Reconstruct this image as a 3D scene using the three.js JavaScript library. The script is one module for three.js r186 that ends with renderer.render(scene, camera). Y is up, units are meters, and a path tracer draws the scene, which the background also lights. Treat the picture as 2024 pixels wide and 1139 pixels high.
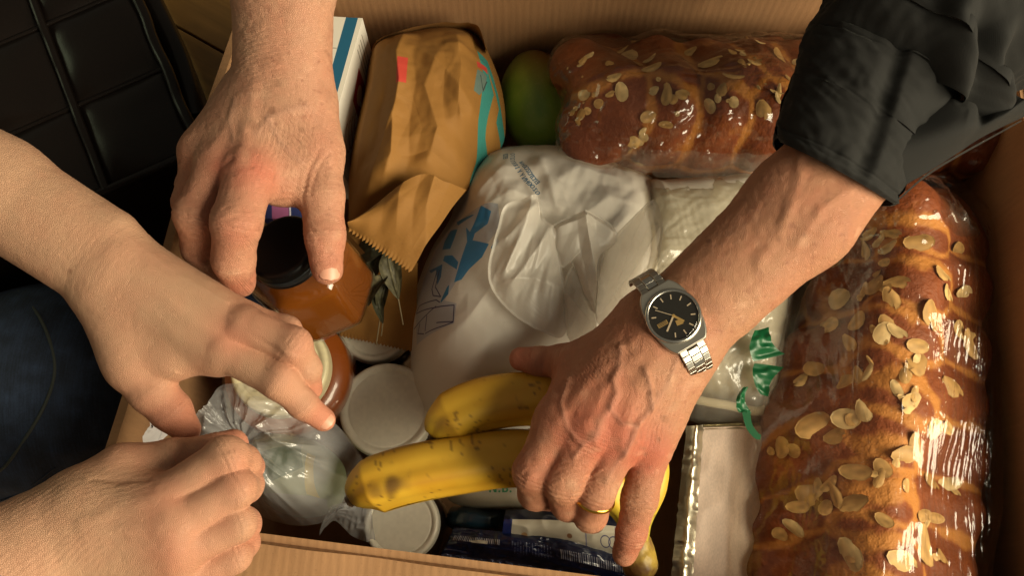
import * as THREE from 'three';
import { mergeGeometries } from 'three/addons/utils/BufferGeometryUtils.js';
import { RectAreaLightUniformsLib } from 'three/addons/lights/RectAreaLightUniformsLib.js';
import { RoundedBoxGeometry } from 'three/addons/geometries/RoundedBoxGeometry.js';

// ---------- camera, light, exposure ----------
const scene = new THREE.Scene();
const TILT = 16 * Math.PI / 180, FOV = 32, CAM = new THREE.Vector3(0, 0.85, 0.2);
const camera = new THREE.PerspectiveCamera(FOV, 1024 / 577, 0.02, 30);
camera.position.copy(CAM);
camera.up.set(0, 0, -1);
camera.lookAt(CAM.x, CAM.y - Math.cos(TILT), CAM.z - Math.sin(TILT));
const renderer = new THREE.WebGLRenderer();
renderer.toneMapping = THREE.LinearToneMapping;
renderer.toneMappingExposure = 0.99;
renderer.shadowMap.enabled = true;
scene.background = new THREE.Color().setRGB(0.122, 0.110, 0.084);   // the dim warm room all around
RectAreaLightUniformsLib.init();
function windowLight(label, at, to, w, h, rgb, power, glow) {
  const g = new THREE.Group(); g.name = 'window'; g.position.set(...at); g.lookAt(...to);
  const m = new THREE.MeshStandardMaterial({ color: 0x000000, roughness: 1, emissive: new THREE.Color().setRGB(...rgb), emissiveIntensity: glow });
  const pane = new THREE.Mesh(new THREE.PlaneGeometry(w, h), m); pane.name = 'pane'; g.add(pane);
  const fm = new THREE.MeshStandardMaterial({ color: 0xb8ada0, roughness: 0.6 });
  for (const [x, y, ww, hh] of [[0, h / 2 + .03, w + .12, .06], [0, -h / 2 - .03, w + .12, .06], [w / 2 + .03, 0, .06, h], [-w / 2 - .03, 0, .06, h]]) {
    const f = new THREE.Mesh(new THREE.BoxGeometry(ww, hh, .05), fm); f.name = 'frame'; f.position.set(x, y, 0); f.castShadow = f.receiveShadow = true; g.add(f);
  }
  const l = new THREE.RectAreaLight(new THREE.Color().setRGB(...rgb), power, w, h); l.name = 'window_light';
  l.rotation.y = Math.PI; l.position.z = 0.03; g.add(l);
  g.userData = { label, category: 'window' };
  scene.add(g);
}
windowLight('bright daylight window to the right of the box', [1.36, 1.22, 0.68], [0.03, 0.2, 0], 1.05, 1.3, [1, 0.875, 0.62], 16.5, 2.1);
windowLight('dim greenish garden window beyond the brown leather seat', [-1.9, 0.75, -0.75], [-0.2, 0.2, 0], 0.6, 0.6, [0.9, 1, 0.6], 1.1, 0.8);

// ---------- helpers ----------
const F = 1139 / 2 / Math.tan(FOV * Math.PI / 360), CT = Math.cos(TILT), ST = Math.sin(TILT);
const V = (x, y, z) => new THREE.Vector3(x, y, z);
// photograph pixel + height in metres -> point in the room
function P(px, py, y) {
  const u = (px - 1012) / F, v = (569.5 - py) / F, dy = -CT + ST * v, dz = -ST - CT * v, t = (y - CAM.y) / dy;
  return V(CAM.x + u * t, y, CAM.z + dz * t);
}
let seed = 12345;
const rnd = () => { seed = (seed * 1664525 + 1013904223) >>> 0; return seed / 4294967296; };
const clamp = (x, a = 0, b = 1) => Math.min(b, Math.max(a, x));
const mixn = (a, b, t) => a + (b - a) * t;
const sstep = (a, b, x) => { const t = clamp((x - a) / (b - a)); return t * t * (3 - 2 * t); };
function h3(x, y, z) { let h = Math.imul(x, 374761393) + Math.imul(y, 668265263) + Math.imul(z, 2147483647 ^ 974634777) | 0; h = Math.imul(h ^ (h >>> 13), 1274126177); h ^= h >>> 16; return (h >>> 0) / 4294967296; }
function noise3(x, y, z) {
  const xi = Math.floor(x), yi = Math.floor(y), zi = Math.floor(z); let fx = x - xi, fy = y - yi, fz = z - zi;
  fx = fx * fx * (3 - 2 * fx); fy = fy * fy * (3 - 2 * fy); fz = fz * fz * (3 - 2 * fz);
  const l = (a, b, t) => a + (b - a) * t;
  return l(l(l(h3(xi, yi, zi), h3(xi + 1, yi, zi), fx), l(h3(xi, yi + 1, zi), h3(xi + 1, yi + 1, zi), fx), fy),
    l(l(h3(xi, yi, zi + 1), h3(xi + 1, yi, zi + 1), fx), l(h3(xi, yi + 1, zi + 1), h3(xi + 1, yi + 1, zi + 1), fx), fy), fz) * 2 - 1;
}
function fbm(x, y, z, o = 4) { let s = 0, a = 0.5; for (let i = 0; i < o; i++) { s += a * noise3(x, y, z); x = x * 2.03 + 7.1; y = y * 2.03 + 3.7; z = z * 2.03 + 1.3; a *= 0.5; } return s; }
const ridge = (x, y, z) => 1 - Math.abs(noise3(x, y, z)) * 2;
const lin = (hex) => { const c = new THREE.Color(hex); return [c.r, c.g, c.b]; };
const mix3 = (a, b, t) => [mixn(a[0], b[0], t), mixn(a[1], b[1], t), mixn(a[2], b[2], t)];

const used = {};
function numbered(n) { if (!(n in used)) { used[n] = 0; return n; } used[n]++; return `${n}_${String(used[n]).padStart(3, '0')}`; }
function thing(name, label, category, at = V(0, 0, 0), group) {
  const g = new THREE.Group(); g.name = numbered(name); g.position.copy(at); g.userData = { label, category };
  if (group) g.userData.group = group; scene.add(g); return g;
}
// a mesh named name below parent; geometry given in world coordinates when parent is a thing at `at`
function part(name, geo, mat, parent, world = true) {
  const m = new THREE.Mesh(geo, mat); m.name = parent === scene ? numbered(name) : name; m.castShadow = m.receiveShadow = true;
  if (world && parent !== scene) { let q = parent; const off = V(0, 0, 0); while (q && q !== scene) { off.add(q.position); q = q.parent; } geo.translate(-off.x, -off.y, -off.z); }
  parent.add(m); return m;
}
function solo(name, geo, mat, label, category, group) { const m = part(name, geo, mat, scene); m.userData = { label, category }; if (group) m.userData.group = group; return m; }
function structure(o) { o.userData.kind = 'structure'; return o; }

// polyline interpolation: Catmull-Rom through points, t in 0..1
function curve(pts, closed = false, tension = 0.5) { return new THREE.CatmullRomCurve3(pts, closed, 'catmullrom', tension); }
// grid of nu x nv cells; fn(u,v) -> Vector3; col(u,v,p) -> rgb or nothing
function gridGeo(nu, nv, fn, { col, uvs = [1, 1], closeU = false } = {}) {
  const pos = [], uv = [], c = [], idx = [];
  for (let j = 0; j <= nv; j++) for (let i = 0; i <= nu; i++) {
    const u = i / nu, v = j / nv, p = fn(u, v); pos.push(p.x, p.y, p.z); uv.push(u * uvs[0], v * uvs[1]);
    if (col) c.push(...col(u, v, p));
  }
  for (let j = 0; j < nv; j++) for (let i = 0; i < nu; i++) { const a = j * (nu + 1) + i, b = a + 1, d = a + nu + 1, e = d + 1; idx.push(a, d, b, b, d, e); }
  const g = new THREE.BufferGeometry(); g.setAttribute('position', new THREE.Float32BufferAttribute(pos, 3)); g.setAttribute('uv', new THREE.Float32BufferAttribute(uv, 2));
  if (col) g.setAttribute('color', new THREE.Float32BufferAttribute(c, 3));
  g.setIndex(idx); g.computeVertexNormals();
  if (closeU) { const n = g.attributes.normal; for (let j = 0; j <= nv; j++) { const a = j * (nu + 1), b = a + nu; const m = V(n.getX(a) + n.getX(b), n.getY(a) + n.getY(b), n.getZ(a) + n.getZ(b)).normalize(); n.setXYZ(a, m.x, m.y, m.z); n.setXYZ(b, m.x, m.y, m.z); } }
  return g;
}
// Coons patch over four boundary curves (arrays of Vector3): bottom c0(u), top c1(u), left d0(v), right d1(v)
function coons(c0, c1, d0, d1, nu, nv, disp, opt) {
  const f = (a) => { if (a.length === 2) return (t) => a[0].clone().lerp(a[1], t); const k = curve(a); return (t) => k.getPoint(clamp(t)); };
  const C0 = f(c0), C1 = f(c1), D0 = f(d0), D1 = f(d1), p00 = C0(0), p10 = C0(1), p01 = C1(0), p11 = C1(1);
  return gridGeo(nu, nv, (u, v) => {
    const p = C0(u).multiplyScalar(1 - v).addScaledVector(C1(u), v).addScaledVector(D0(v), 1 - u).addScaledVector(D1(v), u)
      .addScaledVector(p00, -(1 - u) * (1 - v)).addScaledVector(p10, -u * (1 - v)).addScaledVector(p01, -(1 - u) * v).addScaledVector(p11, -u * v);
    return disp ? disp(u, v, p) : p;
  }, opt);
}
// dome over a star-shaped outline: fn(r, x, z, a) -> height; outline at its own heights
function dome(outline, centre, n, rings, height, opt = {}) {
  const k = opt.sharp ? null : curve(outline, true), m = outline.length;
  const edge = (t) => { if (k) return k.getPoint(t); const s = t * m, i = Math.floor(s) % m, f = s - Math.floor(s); return outline[i].clone().lerp(outline[(i + 1) % m], f); };
  const E = []; for (let i = 0; i <= n; i++) E.push(edge((i % n) / n));
  return gridGeo(n, rings, (u, v) => {
    const e = E[Math.round(u * n)], r = v, p = centre.clone().lerp(e, r);
    p.y = height(r, p.x, p.z, u, mixn(centre.y, e.y, r)); if (opt.disp) opt.disp(p, r, u); return p;
  }, { col: opt.col, closeU: true, ...opt });
}
function segDist2(x, z, a, b) { const dx = b.x - a.x, dz = b.z - a.z, t = clamp(((x - a.x) * dx + (z - a.z) * dz) / (dx * dx + dz * dz + 1e-12)); return [Math.hypot(x - a.x - dx * t, z - a.z - dz * t), t]; }
function lineDist(x, z, pts) { let d = 1e9; for (let i = 0; i < pts.length - 1; i++) { const s = segDist2(x, z, pts[i], pts[i + 1])[0]; if (s < d) d = s; } return d; }
// folds: [[points], height, half width] as sharp ridges on a sheet
const fold = (x, z, folds) => { let h = 0; for (const [pts, a, w] of folds) { const d = lineDist(x, z, pts) / w; if (d < 1) h += a * (1 - d) * (1 - d * 0.3); } return h; };
// crossing straight creases of a crumpled film: sharp ridges in several directions, about 1 high
function crease(x, z, s = 0) {
  let h = 0;
  for (let i = 0; i < 6; i++) { const a = i * 1.05 + s + .3 * Math.sin(i * 7.3 + s), f = .55 + .32 * i, w = .35 * noise3(x * .9 + i * 5, s, z * .9), t = (x * Math.cos(a) + z * Math.sin(a)) * f + w + i * .37, m = clamp(noise3(x * .7 + i * 3.1, 8 + s, z * .7) * 1.6 + .25); h += m * (1 - 2 * Math.abs(t - Math.floor(t) - .5) * 2 + .5) / (1 + .35 * i); }
  return h * .6;
}
// rounded folds
const foldS = (x, z, folds) => { let h = 0; for (const [pts, a, w] of folds) { const d = lineDist(x, z, pts) / w; if (d < 2) h += a * Math.exp(-2.2 * d * d); } return h; };
const L = (y, ...pp) => pp.map(([a, b, c]) => P(a, b, c ?? y));
function tube(pts, r, seg = 40, rad = 8, closed = false) { return new THREE.TubeGeometry(curve(pts, closed), seg, r, rad, closed); }
function planarUV(g, s = 1, ax = 'x', az = 'z') { const p = g.attributes.position, uv = []; const get = { x: 'getX', y: 'getY', z: 'getZ' }; for (let i = 0; i < p.count; i++) uv.push(p[get[ax]](i) / s, p[get[az]](i) / s); g.setAttribute('uv', new THREE.Float32BufferAttribute(uv, 2)); return g; }

// textures
function dataTex(n, fn, srgb = true, repeat = true) {
  const d = new Uint8Array(n * n * 4);
  for (let y = 0; y < n; y++) for (let x = 0; x < n; x++) { const c = fn(x / n, y / n, x, y), k = (y * n + x) * 4; d[k] = clamp(c[0]) * 255; d[k + 1] = clamp(c[1]) * 255; d[k + 2] = clamp(c[2]) * 255; d[k + 3] = 255; }
  const t = new THREE.DataTexture(d, n, n); t.magFilter = THREE.LinearFilter; t.minFilter = THREE.LinearMipmapLinearFilter; t.generateMipmaps = true;
  if (repeat) t.wrapS = t.wrapT = THREE.RepeatWrapping; if (srgb) t.colorSpace = THREE.SRGBColorSpace; t.needsUpdate = true; return t;
}
function canvasTex(w, h, draw, flip = true) { const c = document.createElement('canvas'); c.width = w; c.height = h; draw(c.getContext('2d'), w, h); const t = new THREE.CanvasTexture(c); t.colorSpace = THREE.SRGBColorSpace; t.flipY = flip; return t; }
// tiling noise for textures
function tnoise(u, v, fx, fy, s) { const x = u * fx, y = v * fy, xi = Math.floor(x), yi = Math.floor(y); let a = x - xi, b = y - yi; a = a * a * (3 - 2 * a); b = b * b * (3 - 2 * b); const g = (i, j) => h3(((i % fx) + fx) % fx, ((j % fy) + fy) % fy, s); return mixn(mixn(g(xi, yi), g(xi + 1, yi), a), mixn(g(xi, yi + 1), g(xi + 1, yi + 1), a), b); }

// ---------- implicit surfaces ----------
class Bone {
  constructor(a, b, r1, r2) {
    this.ax = a.x; this.ay = a.y; this.az = a.z; this.bx = b.x - a.x; this.by = b.y - a.y; this.bz = b.z - a.z; this.r1 = r1; this.r2 = r2;
    this.l2 = this.bx ** 2 + this.by ** 2 + this.bz ** 2 + 1e-12; this.rr = r1 - r2; this.a2 = Math.max(this.l2 - this.rr * this.rr, 1e-12); this.il2 = 1 / this.l2;
  }
  d(x, y, z) {
    const px = x - this.ax, py = y - this.ay, pz = z - this.az, l2 = this.l2, yy = px * this.bx + py * this.by + pz * this.bz, zz = yy - l2;
    const qx = px * l2 - this.bx * yy, qy = py * l2 - this.by * yy, qz = pz * l2 - this.bz * yy, x2 = qx * qx + qy * qy + qz * qz, y2 = yy * yy * l2, z2 = zz * zz * l2;
    const k = Math.sign(this.rr) * this.rr * this.rr * x2;
    if (Math.sign(zz) * this.a2 * z2 > k) return Math.sqrt(x2 + z2) * this.il2 - this.r2;
    if (Math.sign(yy) * this.a2 * y2 < k) return Math.sqrt(x2 + y2) * this.il2 - this.r1;
    return (Math.sqrt(x2 * this.a2 * this.il2) + yy * this.rr) * this.il2 - this.r1;
  }
}
// smooth union of many bones, looking only at those near each 2 cm cell
function union(bones, k) {
  const H = .02, hd = H * .8661, cells = new Map();
  return (x, y, z) => {
    const i = Math.floor(x / H), j = Math.floor(y / H), l = Math.floor(z / H), key = (i + 500) * 1000000 + (j + 500) * 1000 + l + 500; let a = cells.get(key);
    if (!a) { const cx = (i + .5) * H, cy = (j + .5) * H, cz = (l + .5) * H, ds = bones.map((b) => b.d(cx, cy, cz)), m = Math.min(...ds); a = bones.filter((b, n) => ds[n] < m + 2 * hd + k); cells.set(key, a); }
    let d = 1; for (let n = 0; n < a.length; n++) d = smin(d, a[n].d(x, y, z), k); return d;
  };
}
const smin = (a, b, k) => { const h = Math.max(k - Math.abs(a - b), 0) / k; return Math.min(a, b) - h * h * k * 0.25; };
function surfaceNets(sdf, lo, hi, cell) {
  const nx = Math.ceil((hi.x - lo.x) / cell) + 1, ny = Math.ceil((hi.y - lo.y) / cell) + 1, nz = Math.ceil((hi.z - lo.z) / cell) + 1, val = new Float32Array(nx * ny * nz), B = 8;
  const at = (i, j, k) => (k * ny + j) * nx + i;
  for (let k = 0; k < nz; k += B) for (let j = 0; j < ny; j += B) for (let i = 0; i < nx; i += B) {
    const i1 = Math.min(i + B, nx), j1 = Math.min(j + B, ny), k1 = Math.min(k + B, nz), c = sdf(lo.x + (i + i1 - 1) / 2 * cell, lo.y + (j + j1 - 1) / 2 * cell, lo.z + (k + k1 - 1) / 2 * cell);
    const far = Math.abs(c) > B * cell * 1.05;
    for (let kk = k; kk < k1; kk++) for (let jj = j; jj < j1; jj++) for (let ii = i; ii < i1; ii++) val[at(ii, jj, kk)] = far ? c : sdf(lo.x + ii * cell, lo.y + jj * cell, lo.z + kk * cell);
  }
  const id = new Int32Array(nx * ny * nz).fill(-1), pos = [], idx = [];
  const E = [[0, 1], [0, 2], [0, 4], [1, 3], [1, 5], [2, 3], [2, 6], [3, 7], [4, 5], [4, 6], [5, 7], [6, 7]];
  for (let k = 0; k < nz - 1; k++) for (let j = 0; j < ny - 1; j++) for (let i = 0; i < nx - 1; i++) {
    const v = []; let m = 0;
    for (let q = 0; q < 8; q++) { const d = val[at(i + (q & 1), j + ((q >> 1) & 1), k + (q >> 2))]; v.push(d); if (d < 0) m |= 1 << q; }
    if (m === 0 || m === 255) continue;
    let sx = 0, sy = 0, sz = 0, n = 0;
    for (const [a, b] of E) { if ((v[a] < 0) === (v[b] < 0)) continue; const t = v[a] / (v[a] - v[b]); sx += mixn(a & 1, b & 1, t); sy += mixn((a >> 1) & 1, (b >> 1) & 1, t); sz += mixn(a >> 2, b >> 2, t); n++; }
    id[at(i, j, k)] = pos.length / 3; pos.push(lo.x + (i + sx / n) * cell, lo.y + (j + sy / n) * cell, lo.z + (k + sz / n) * cell);
  }
  const quad = (a, b, c, d, f) => { if (a < 0 || b < 0 || c < 0 || d < 0) return; if (f) idx.push(a, b, c, a, c, d); else idx.push(a, c, b, a, d, c); };
  for (let k = 1; k < nz - 1; k++) for (let j = 1; j < ny - 1; j++) for (let i = 1; i < nx - 1; i++) {
    const s = val[at(i, j, k)] < 0;
    if (s !== val[at(i + 1, j, k)] < 0) quad(id[at(i, j - 1, k - 1)], id[at(i, j, k - 1)], id[at(i, j, k)], id[at(i, j - 1, k)], s);
    if (s !== val[at(i, j + 1, k)] < 0) quad(id[at(i - 1, j, k - 1)], id[at(i, j, k - 1)], id[at(i, j, k)], id[at(i - 1, j, k)], !s);
    if (s !== val[at(i, j, k + 1)] < 0) quad(id[at(i - 1, j - 1, k)], id[at(i, j - 1, k)], id[at(i, j, k)], id[at(i - 1, j, k)], s);
  }
  const g = new THREE.BufferGeometry(); g.setAttribute('position', new THREE.Float32BufferAttribute(pos, 3)); g.setIndex(idx); g.computeVertexNormals(); return g;
}
function boneBounds(bones, pad) { const lo = V(1e9, 1e9, 1e9), hi = V(-1e9, -1e9, -1e9); for (const b of bones) for (const [x, y, z, r] of [[b.ax, b.ay, b.az, b.r1], [b.ax + b.bx, b.ay + b.by, b.az + b.bz, b.r2]]) { lo.min(V(x - r - pad, y - r - pad, z - r - pad)); hi.max(V(x + r + pad, y + r + pad, z + r + pad)); } return [lo, hi]; }
// offsets every vertex along its normal by fn(p, n); then recomputes normals
function displace(g, fn) {
  const p = g.attributes.position, n = g.attributes.normal, a = V(0, 0, 0), b = V(0, 0, 0);
  for (let i = 0; i < p.count; i++) { a.fromBufferAttribute(p, i); b.fromBufferAttribute(n, i); const d = fn(a, b); p.setXYZ(i, a.x + b.x * d, a.y + b.y * d, a.z + b.z * d); }
  g.computeVertexNormals(); return g;
}
function colourise(g, fn) { const p = g.attributes.position, n = g.attributes.normal, a = V(0, 0, 0), b = V(0, 0, 0), c = new Float32Array(p.count * 3); for (let i = 0; i < p.count; i++) { a.fromBufferAttribute(p, i); b.fromBufferAttribute(n, i); const k = fn(a, b); c[i * 3] = k[0]; c[i * 3 + 1] = k[1]; c[i * 3 + 2] = k[2]; } g.setAttribute('color', new THREE.BufferAttribute(c, 3)); return g; }
// ---------- hands and arms ----------
const J = (x, y, h, r) => ({ p: P(x, y, h), r });
function arm({ palm, fingers, kPalm = 0.014, kFinger = 0.004, kJoin = 0.009, kApart = 0.0012, features = [], reds = [], base, red, spots = [], grain = 1, seedv = 0, cell = 0.0011 }) {
  const pb = palm.map(([a, b]) => new Bone(a.p, b.p, a.r, b.r));
  const fb = fingers.map((f) => { const o = []; for (let i = 0; i < f.length - 1; i++) o.push(new Bone(f[i].p, f[i + 1].p, f[i].r, f[i + 1].r)); return o; });
  const pu = union(pb, kPalm), fu = fb.map((f) => union(f, kFinger)), sdf = (x, y, z) => {
    const d = pu(x, y, z); let o = d;
    for (const f of fu) { const e = f(x, y, z); o = smin(o, smin(d, e, kJoin), kApart); }
    return o;
  };
  const [lo, hi] = boneBounds([...pb, ...fb.flat()], 0.008), g = surfaceNets(sdf, lo, hi, cell);
  const joints = []; fingers.forEach((f) => f.forEach((j, i) => joints.push({ ...j, i, dir: (f[Math.min(i + 1, f.length - 1)].p.clone().sub(f[Math.max(i - 1, 0)].p)).normalize(), tip: i === f.length - 1 })));
  displace(g, (p, n) => {
    let h = 0.00034 * grain * fbm(p.x * 260 + seedv, p.y * 260, p.z * 260, 3) - (grain > 1 ? 0.0003 * Math.max(0, ridge(p.x * 120 + 4, p.y * 120, p.z * 120) - .55) : 0) + 0.0005 * grain * fbm(p.x * 60, p.y * 60 + seedv, p.z * 60, 2);
    const up = sstep(-0.1, 0.5, n.y);
    for (const f of features) {
      if (f.kind === 'ridge') { if (up === 0) continue; const d = lineDist(p.x, p.z, f.pts) / f.w; if (d < 2.6) h += f.a * up * Math.exp(-d * d) * (0.75 + 0.5 * noise3(p.x * 90, 3, p.z * 90)); }
      else if (f.kind === 'bump') { const d = p.distanceTo(f.p) / f.r; if (d < 2.5) h += f.a * Math.exp(-d * d); }
      else if (f.kind === 'lines') { const d = p.distanceTo(f.p) / f.r; if (d < 2) { const s = p.clone().sub(f.p).dot(f.dir) + 0.0012 * noise3(p.x * 150, p.y * 150, p.z * 150 + seedv); h += f.a * Math.exp(-d * d) * (Math.abs(Math.sin(s * f.k)) - 0.5) * 2 * (0.5 + 0.5 * clamp(noise3(p.x * 70 + 9, p.y * 70, p.z * 70) + 0.6)); } }
    }
    for (const j of joints) if (j.i > 0 && !j.tip) {   // knuckle creases across the back of each finger joint
      const q = p.clone().sub(j.p), s = q.dot(j.dir); if (Math.abs(s) > 0.008) continue; const d = q.length(); if (d > j.r * 2) continue;
      h -= 0.00035 * grain * (Math.exp(-(((s) / 0.0007) ** 2)) + Math.exp(-(((s - 0.0026) / 0.0006) ** 2)) + Math.exp(-(((s + 0.0027) / 0.0006) ** 2))) * sstep(-0.2, 0.5, n.y);
      h += 0.0007 * Math.exp(-((s / 0.005) ** 2)) * sstep(0.1, 0.7, n.y);
    }
    return h;
  });
  colourise(g, (p, n) => {
    let t = 0.12 + 0.35 * fbm(p.x * 45 + seedv, p.y * 45, p.z * 45, 4) + 0.18 * fbm(p.x * 190, p.y * 190 + seedv, p.z * 190, 2);
    for (const j of joints) { const d = p.distanceTo(j.p) / (j.r * 1.5); if (d < 2) t += (j.i === 0 ? 0.3 : j.tip ? 0.6 : 0.28) * Math.exp(-d * d); }
    for (const [q, r, a] of reds) { const d = p.distanceTo(q) / r; if (d < 2.5) t += a * Math.exp(-d * d); }
    let c = mix3(base, red, clamp(t, 0, 1.1));
    for (const f of features) if (f.kind === 'ridge' && f.tint) { const d = lineDist(p.x, p.z, f.pts) / (f.w * 1.3); if (d < 2 && n.y > 0) c = mix3(c, f.tint, 0.22 * Math.exp(-d * d)); }
    for (const [q, r, a] of spots) { const d = Math.hypot(p.x - q.x, p.z - q.z) / r * (1 + 0.4 * noise3(p.x * 400, 1, p.z * 400)); if (d < 1.6 && n.y > 0) c = mix3(c, [0.2, 0.085, 0.045], a * (1 - sstep(0.6, 1.5, d))); }
    if (grain > 0.8) { const f = noise3(p.x * 330 + 5, p.y * 330, p.z * 330); if (f > 0.55) c = mix3(c, [0.28, 0.11, 0.065], (f - 0.55) * 1.6); const e = noise3(p.x * 120 + 2, p.y * 120, p.z * 120 + seedv); if (e > .5) c = mix3(c, [.33, .15, .09], (e - .5) * 1.1); if (e < -.5) c = mix3(c, [.62, .36, .23], (-e - .5) * .9); }
    return c;
  });
  planarUV(g, 0.03); return g;
}
const skinBump = dataTex(512, (u, v) => { let d = 9, e = 9; const X = u * 34, Y = v * 34, xi = Math.floor(X), yi = Math.floor(Y); for (let j = -1; j < 2; j++) for (let i = -1; i < 2; i++) { const a = (xi + i + 34) % 34, b = (yi + j + 34) % 34, q = Math.hypot(xi + i + h3(a, b, 1) - X, yi + j + h3(a, b, 2) - Y); if (q < d) { e = d; d = q; } else if (q < e) e = q; } const h = sstep(0, 0.35, e - d) * 0.7 + 0.3 * tnoise(u, v, 128, 128, 4); return [h, h, h]; }, false);
const skinOld = new THREE.MeshPhysicalMaterial({ vertexColors: true, roughness: 0.5, bumpMap: skinBump, bumpScale: 0.0004, sheen: 0.15, sheenRoughness: 0.5, sheenColor: new THREE.Color(0.9, 0.6, 0.45), specularIntensity: 0.75 });
const skinYoung = new THREE.MeshPhysicalMaterial({ vertexColors: true, roughness: 0.55, bumpMap: skinBump, bumpScale: 0.0003, sheen: 0.15, sheenRoughness: 0.5, sheenColor: new THREE.Color(0.9, 0.65, 0.5), specularIntensity: 0.7 });
const nailMat = new THREE.MeshPhysicalMaterial({ color: 0xcf9880, roughness: 0.45 });
const OLD = [0.48, 0.265, 0.166], OLDRED = [0.49, 0.168, 0.105], VEIN = [0.36, 0.2, 0.15];
const YNG = [0.45, 0.262, 0.163], YNGRED = [0.475, 0.20, 0.125];
const rg = (y, a, w, tint, ...pp) => ({ kind: 'ridge', pts: L(y, ...pp), a, w, tint });
const ln = (x, y, h, r, dx, dy, k, a) => ({ kind: 'lines', p: P(x, y, h), r, dir: P(x + dx, y + dy, h).sub(P(x, y, h)).normalize(), k, a });
const bp = (x, y, h, r, a) => ({ kind: 'bump', p: P(x, y, h), r, a });
// a fingernail: curved plate at p, along dir, facing up
function nail(p, dir, up, len, wid) {
  const d = dir.clone().normalize(), s = d.clone().cross(up).normalize(), n = s.clone().cross(d).normalize(), R = wid * 0.62;
  const f = (k) => gridGeo(12, 14, (u, v) => { const a = (u - 0.5) * 1.9, e = v * 2 - 1, t = Math.min(1, Math.sqrt(Math.max(0, 1 - Math.pow(Math.abs(e), 3.2))) + 0.02); return p.clone().addScaledVector(s, Math.sin(a * t) * R).addScaledVector(n, (Math.cos(a * t) - 1) * R - 0.0009 * e * e + k).addScaledVector(d, e * len / 2); });
  const top = f(0.0006), bot = f(-0.0012); bot.index.array.reverse(); return mergeGeometries([top, bot]);
}

// elderly person: right hand at the jar (from the top), left hand on the bananas (from the upper right)
const armA = arm({
  base: OLD, red: OLDRED, seedv: 3, grain: 1.25,
  palm: [
    [J(538, 205, .295, .0225), J(540, -60, .335, .0225)], [J(578, 205, .297, .0225), J(580, -60, .34, .023)], [J(540, -60, .335, .023), J(520, -420, .42, .032)], [J(580, -60, .34, .023), J(580, -420, .43, .032)],
    [J(530, 215, .294, .020), J(495, 330, .305, .0135)], [J(515, 215, .292, .019), J(438, 312, .300, .0125)], [J(505, 215, .288, .018), J(402, 298, .292, .0115)], [J(495, 212, .284, .017), J(394, 298, .284, .0092)],
    [J(590, 215, .294, .021), J(620, 300, .29, .0148)], [J(570, 240, .292, .018), J(562, 352, .292, .013)], [J(620, 300, .29, .0150), J(572, 345, .288, .0120)], [J(495, 335, .300, .012), J(556, 350, .290, .012)],
  ],
  fingers: [
    [J(621, 300, .29, .0145), J(636, 385, .288, .0132), J(643, 465, .283, .0118), J(647, 532, .276, .0095)],
    [J(495, 345, .308, .0142), J(468, 440, .312, .0142), J(462, 515, .292, .012), J(474, 557, .270, .0098)],
    [J(437, 325, .302, .0128), J(388, 425, .298, .0125), J(398, 490, .275, .011), J(430, 530, .255, .009)],
    [J(402, 305, .292, .0115), J(378, 400, .28, .0108), J(395, 455, .255, .0095), J(425, 490, .24, .0082)],
    [J(394, 302, .284, .0092), J(380, 365, .268, .0092), J(390, 420, .25, .0085), J(415, 450, .235, .0075)],
  ],
  features: [
    rg(.3, .0011, .0042, null, [520, 205], [505, 270], [497, 335]), rg(.3, .0009, .004, null, [500, 215], [460, 270], [437, 315]), rg(.3, .0007, .0018, VEIN, [620, 235], [585, 245], [545, 262], [520, 290]), rg(.3, .0006, .0016, VEIN, [545, 262], [565, 300], [600, 330]), rg(.3, .0006, .0016, VEIN, [480, 225], [470, 260], [478, 300]),
    rg(.3, .0011, .0034, null, [645, 230], [652, 290], [655, 350]), rg(.3, -.0012, .0012, null, [598, 395], [612, 345], [640, 300]), rg(.3, -.0007, .001, null, [615, 385], [630, 340], [655, 305]), rg(.3, -.001, .0016, null, [440, 395], [452, 360], [478, 345]),
    ln(648, 450, .292, .013, 0.1, 1, 2300, .00042), ln(640, 515, .288, .006, 0, 1, 2600, .0003), ln(520, 130, .32, .026, .1, 1, 1300, .00035), ln(600, 290, .31, .028, .6, -.8, 1300, .00042), ln(468, 440, .325, .012, -.2, 1, 1800, .0005), ln(500, 350, .32, .014, -.2, 1, 1500, .0004), ln(390, 420, .31, .012, -.2, 1, 1700, .0005), ln(540, 280, .31, .03, 1, .2, 1200, .00025),
    bp(495, 345, .322, .011, .0022), bp(440, 318, .314, .009, .001), bp(384, 296, .294, .007, .0016), bp(640, 300, .305, .011, .0009),
  ],
  reds: [[P(497, 345, .318), .014, .75], [P(470, 450, .322), .014, .4], [P(440, 320, .312), .011, .4], [P(388, 300, .294), .011, .45], [P(650, 470, .29), .014, .3], [P(475, 545, .28), .013, .3], [P(560, 110, .32), .03, .25]],
  spots: [[P(546, 234, .31), .0022, .6], [P(510, 262, .31), .0030, .5], [P(600, 262, .31), .0018, .45], [P(600, 215, .31), .002, .3], [P(560, 190, .31), .002, .25], [P(575, 60, .33), .003, .2], [P(645, 90, .33), .002, .35], [P(535, 140, .32), .003, .22]],
});
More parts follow.
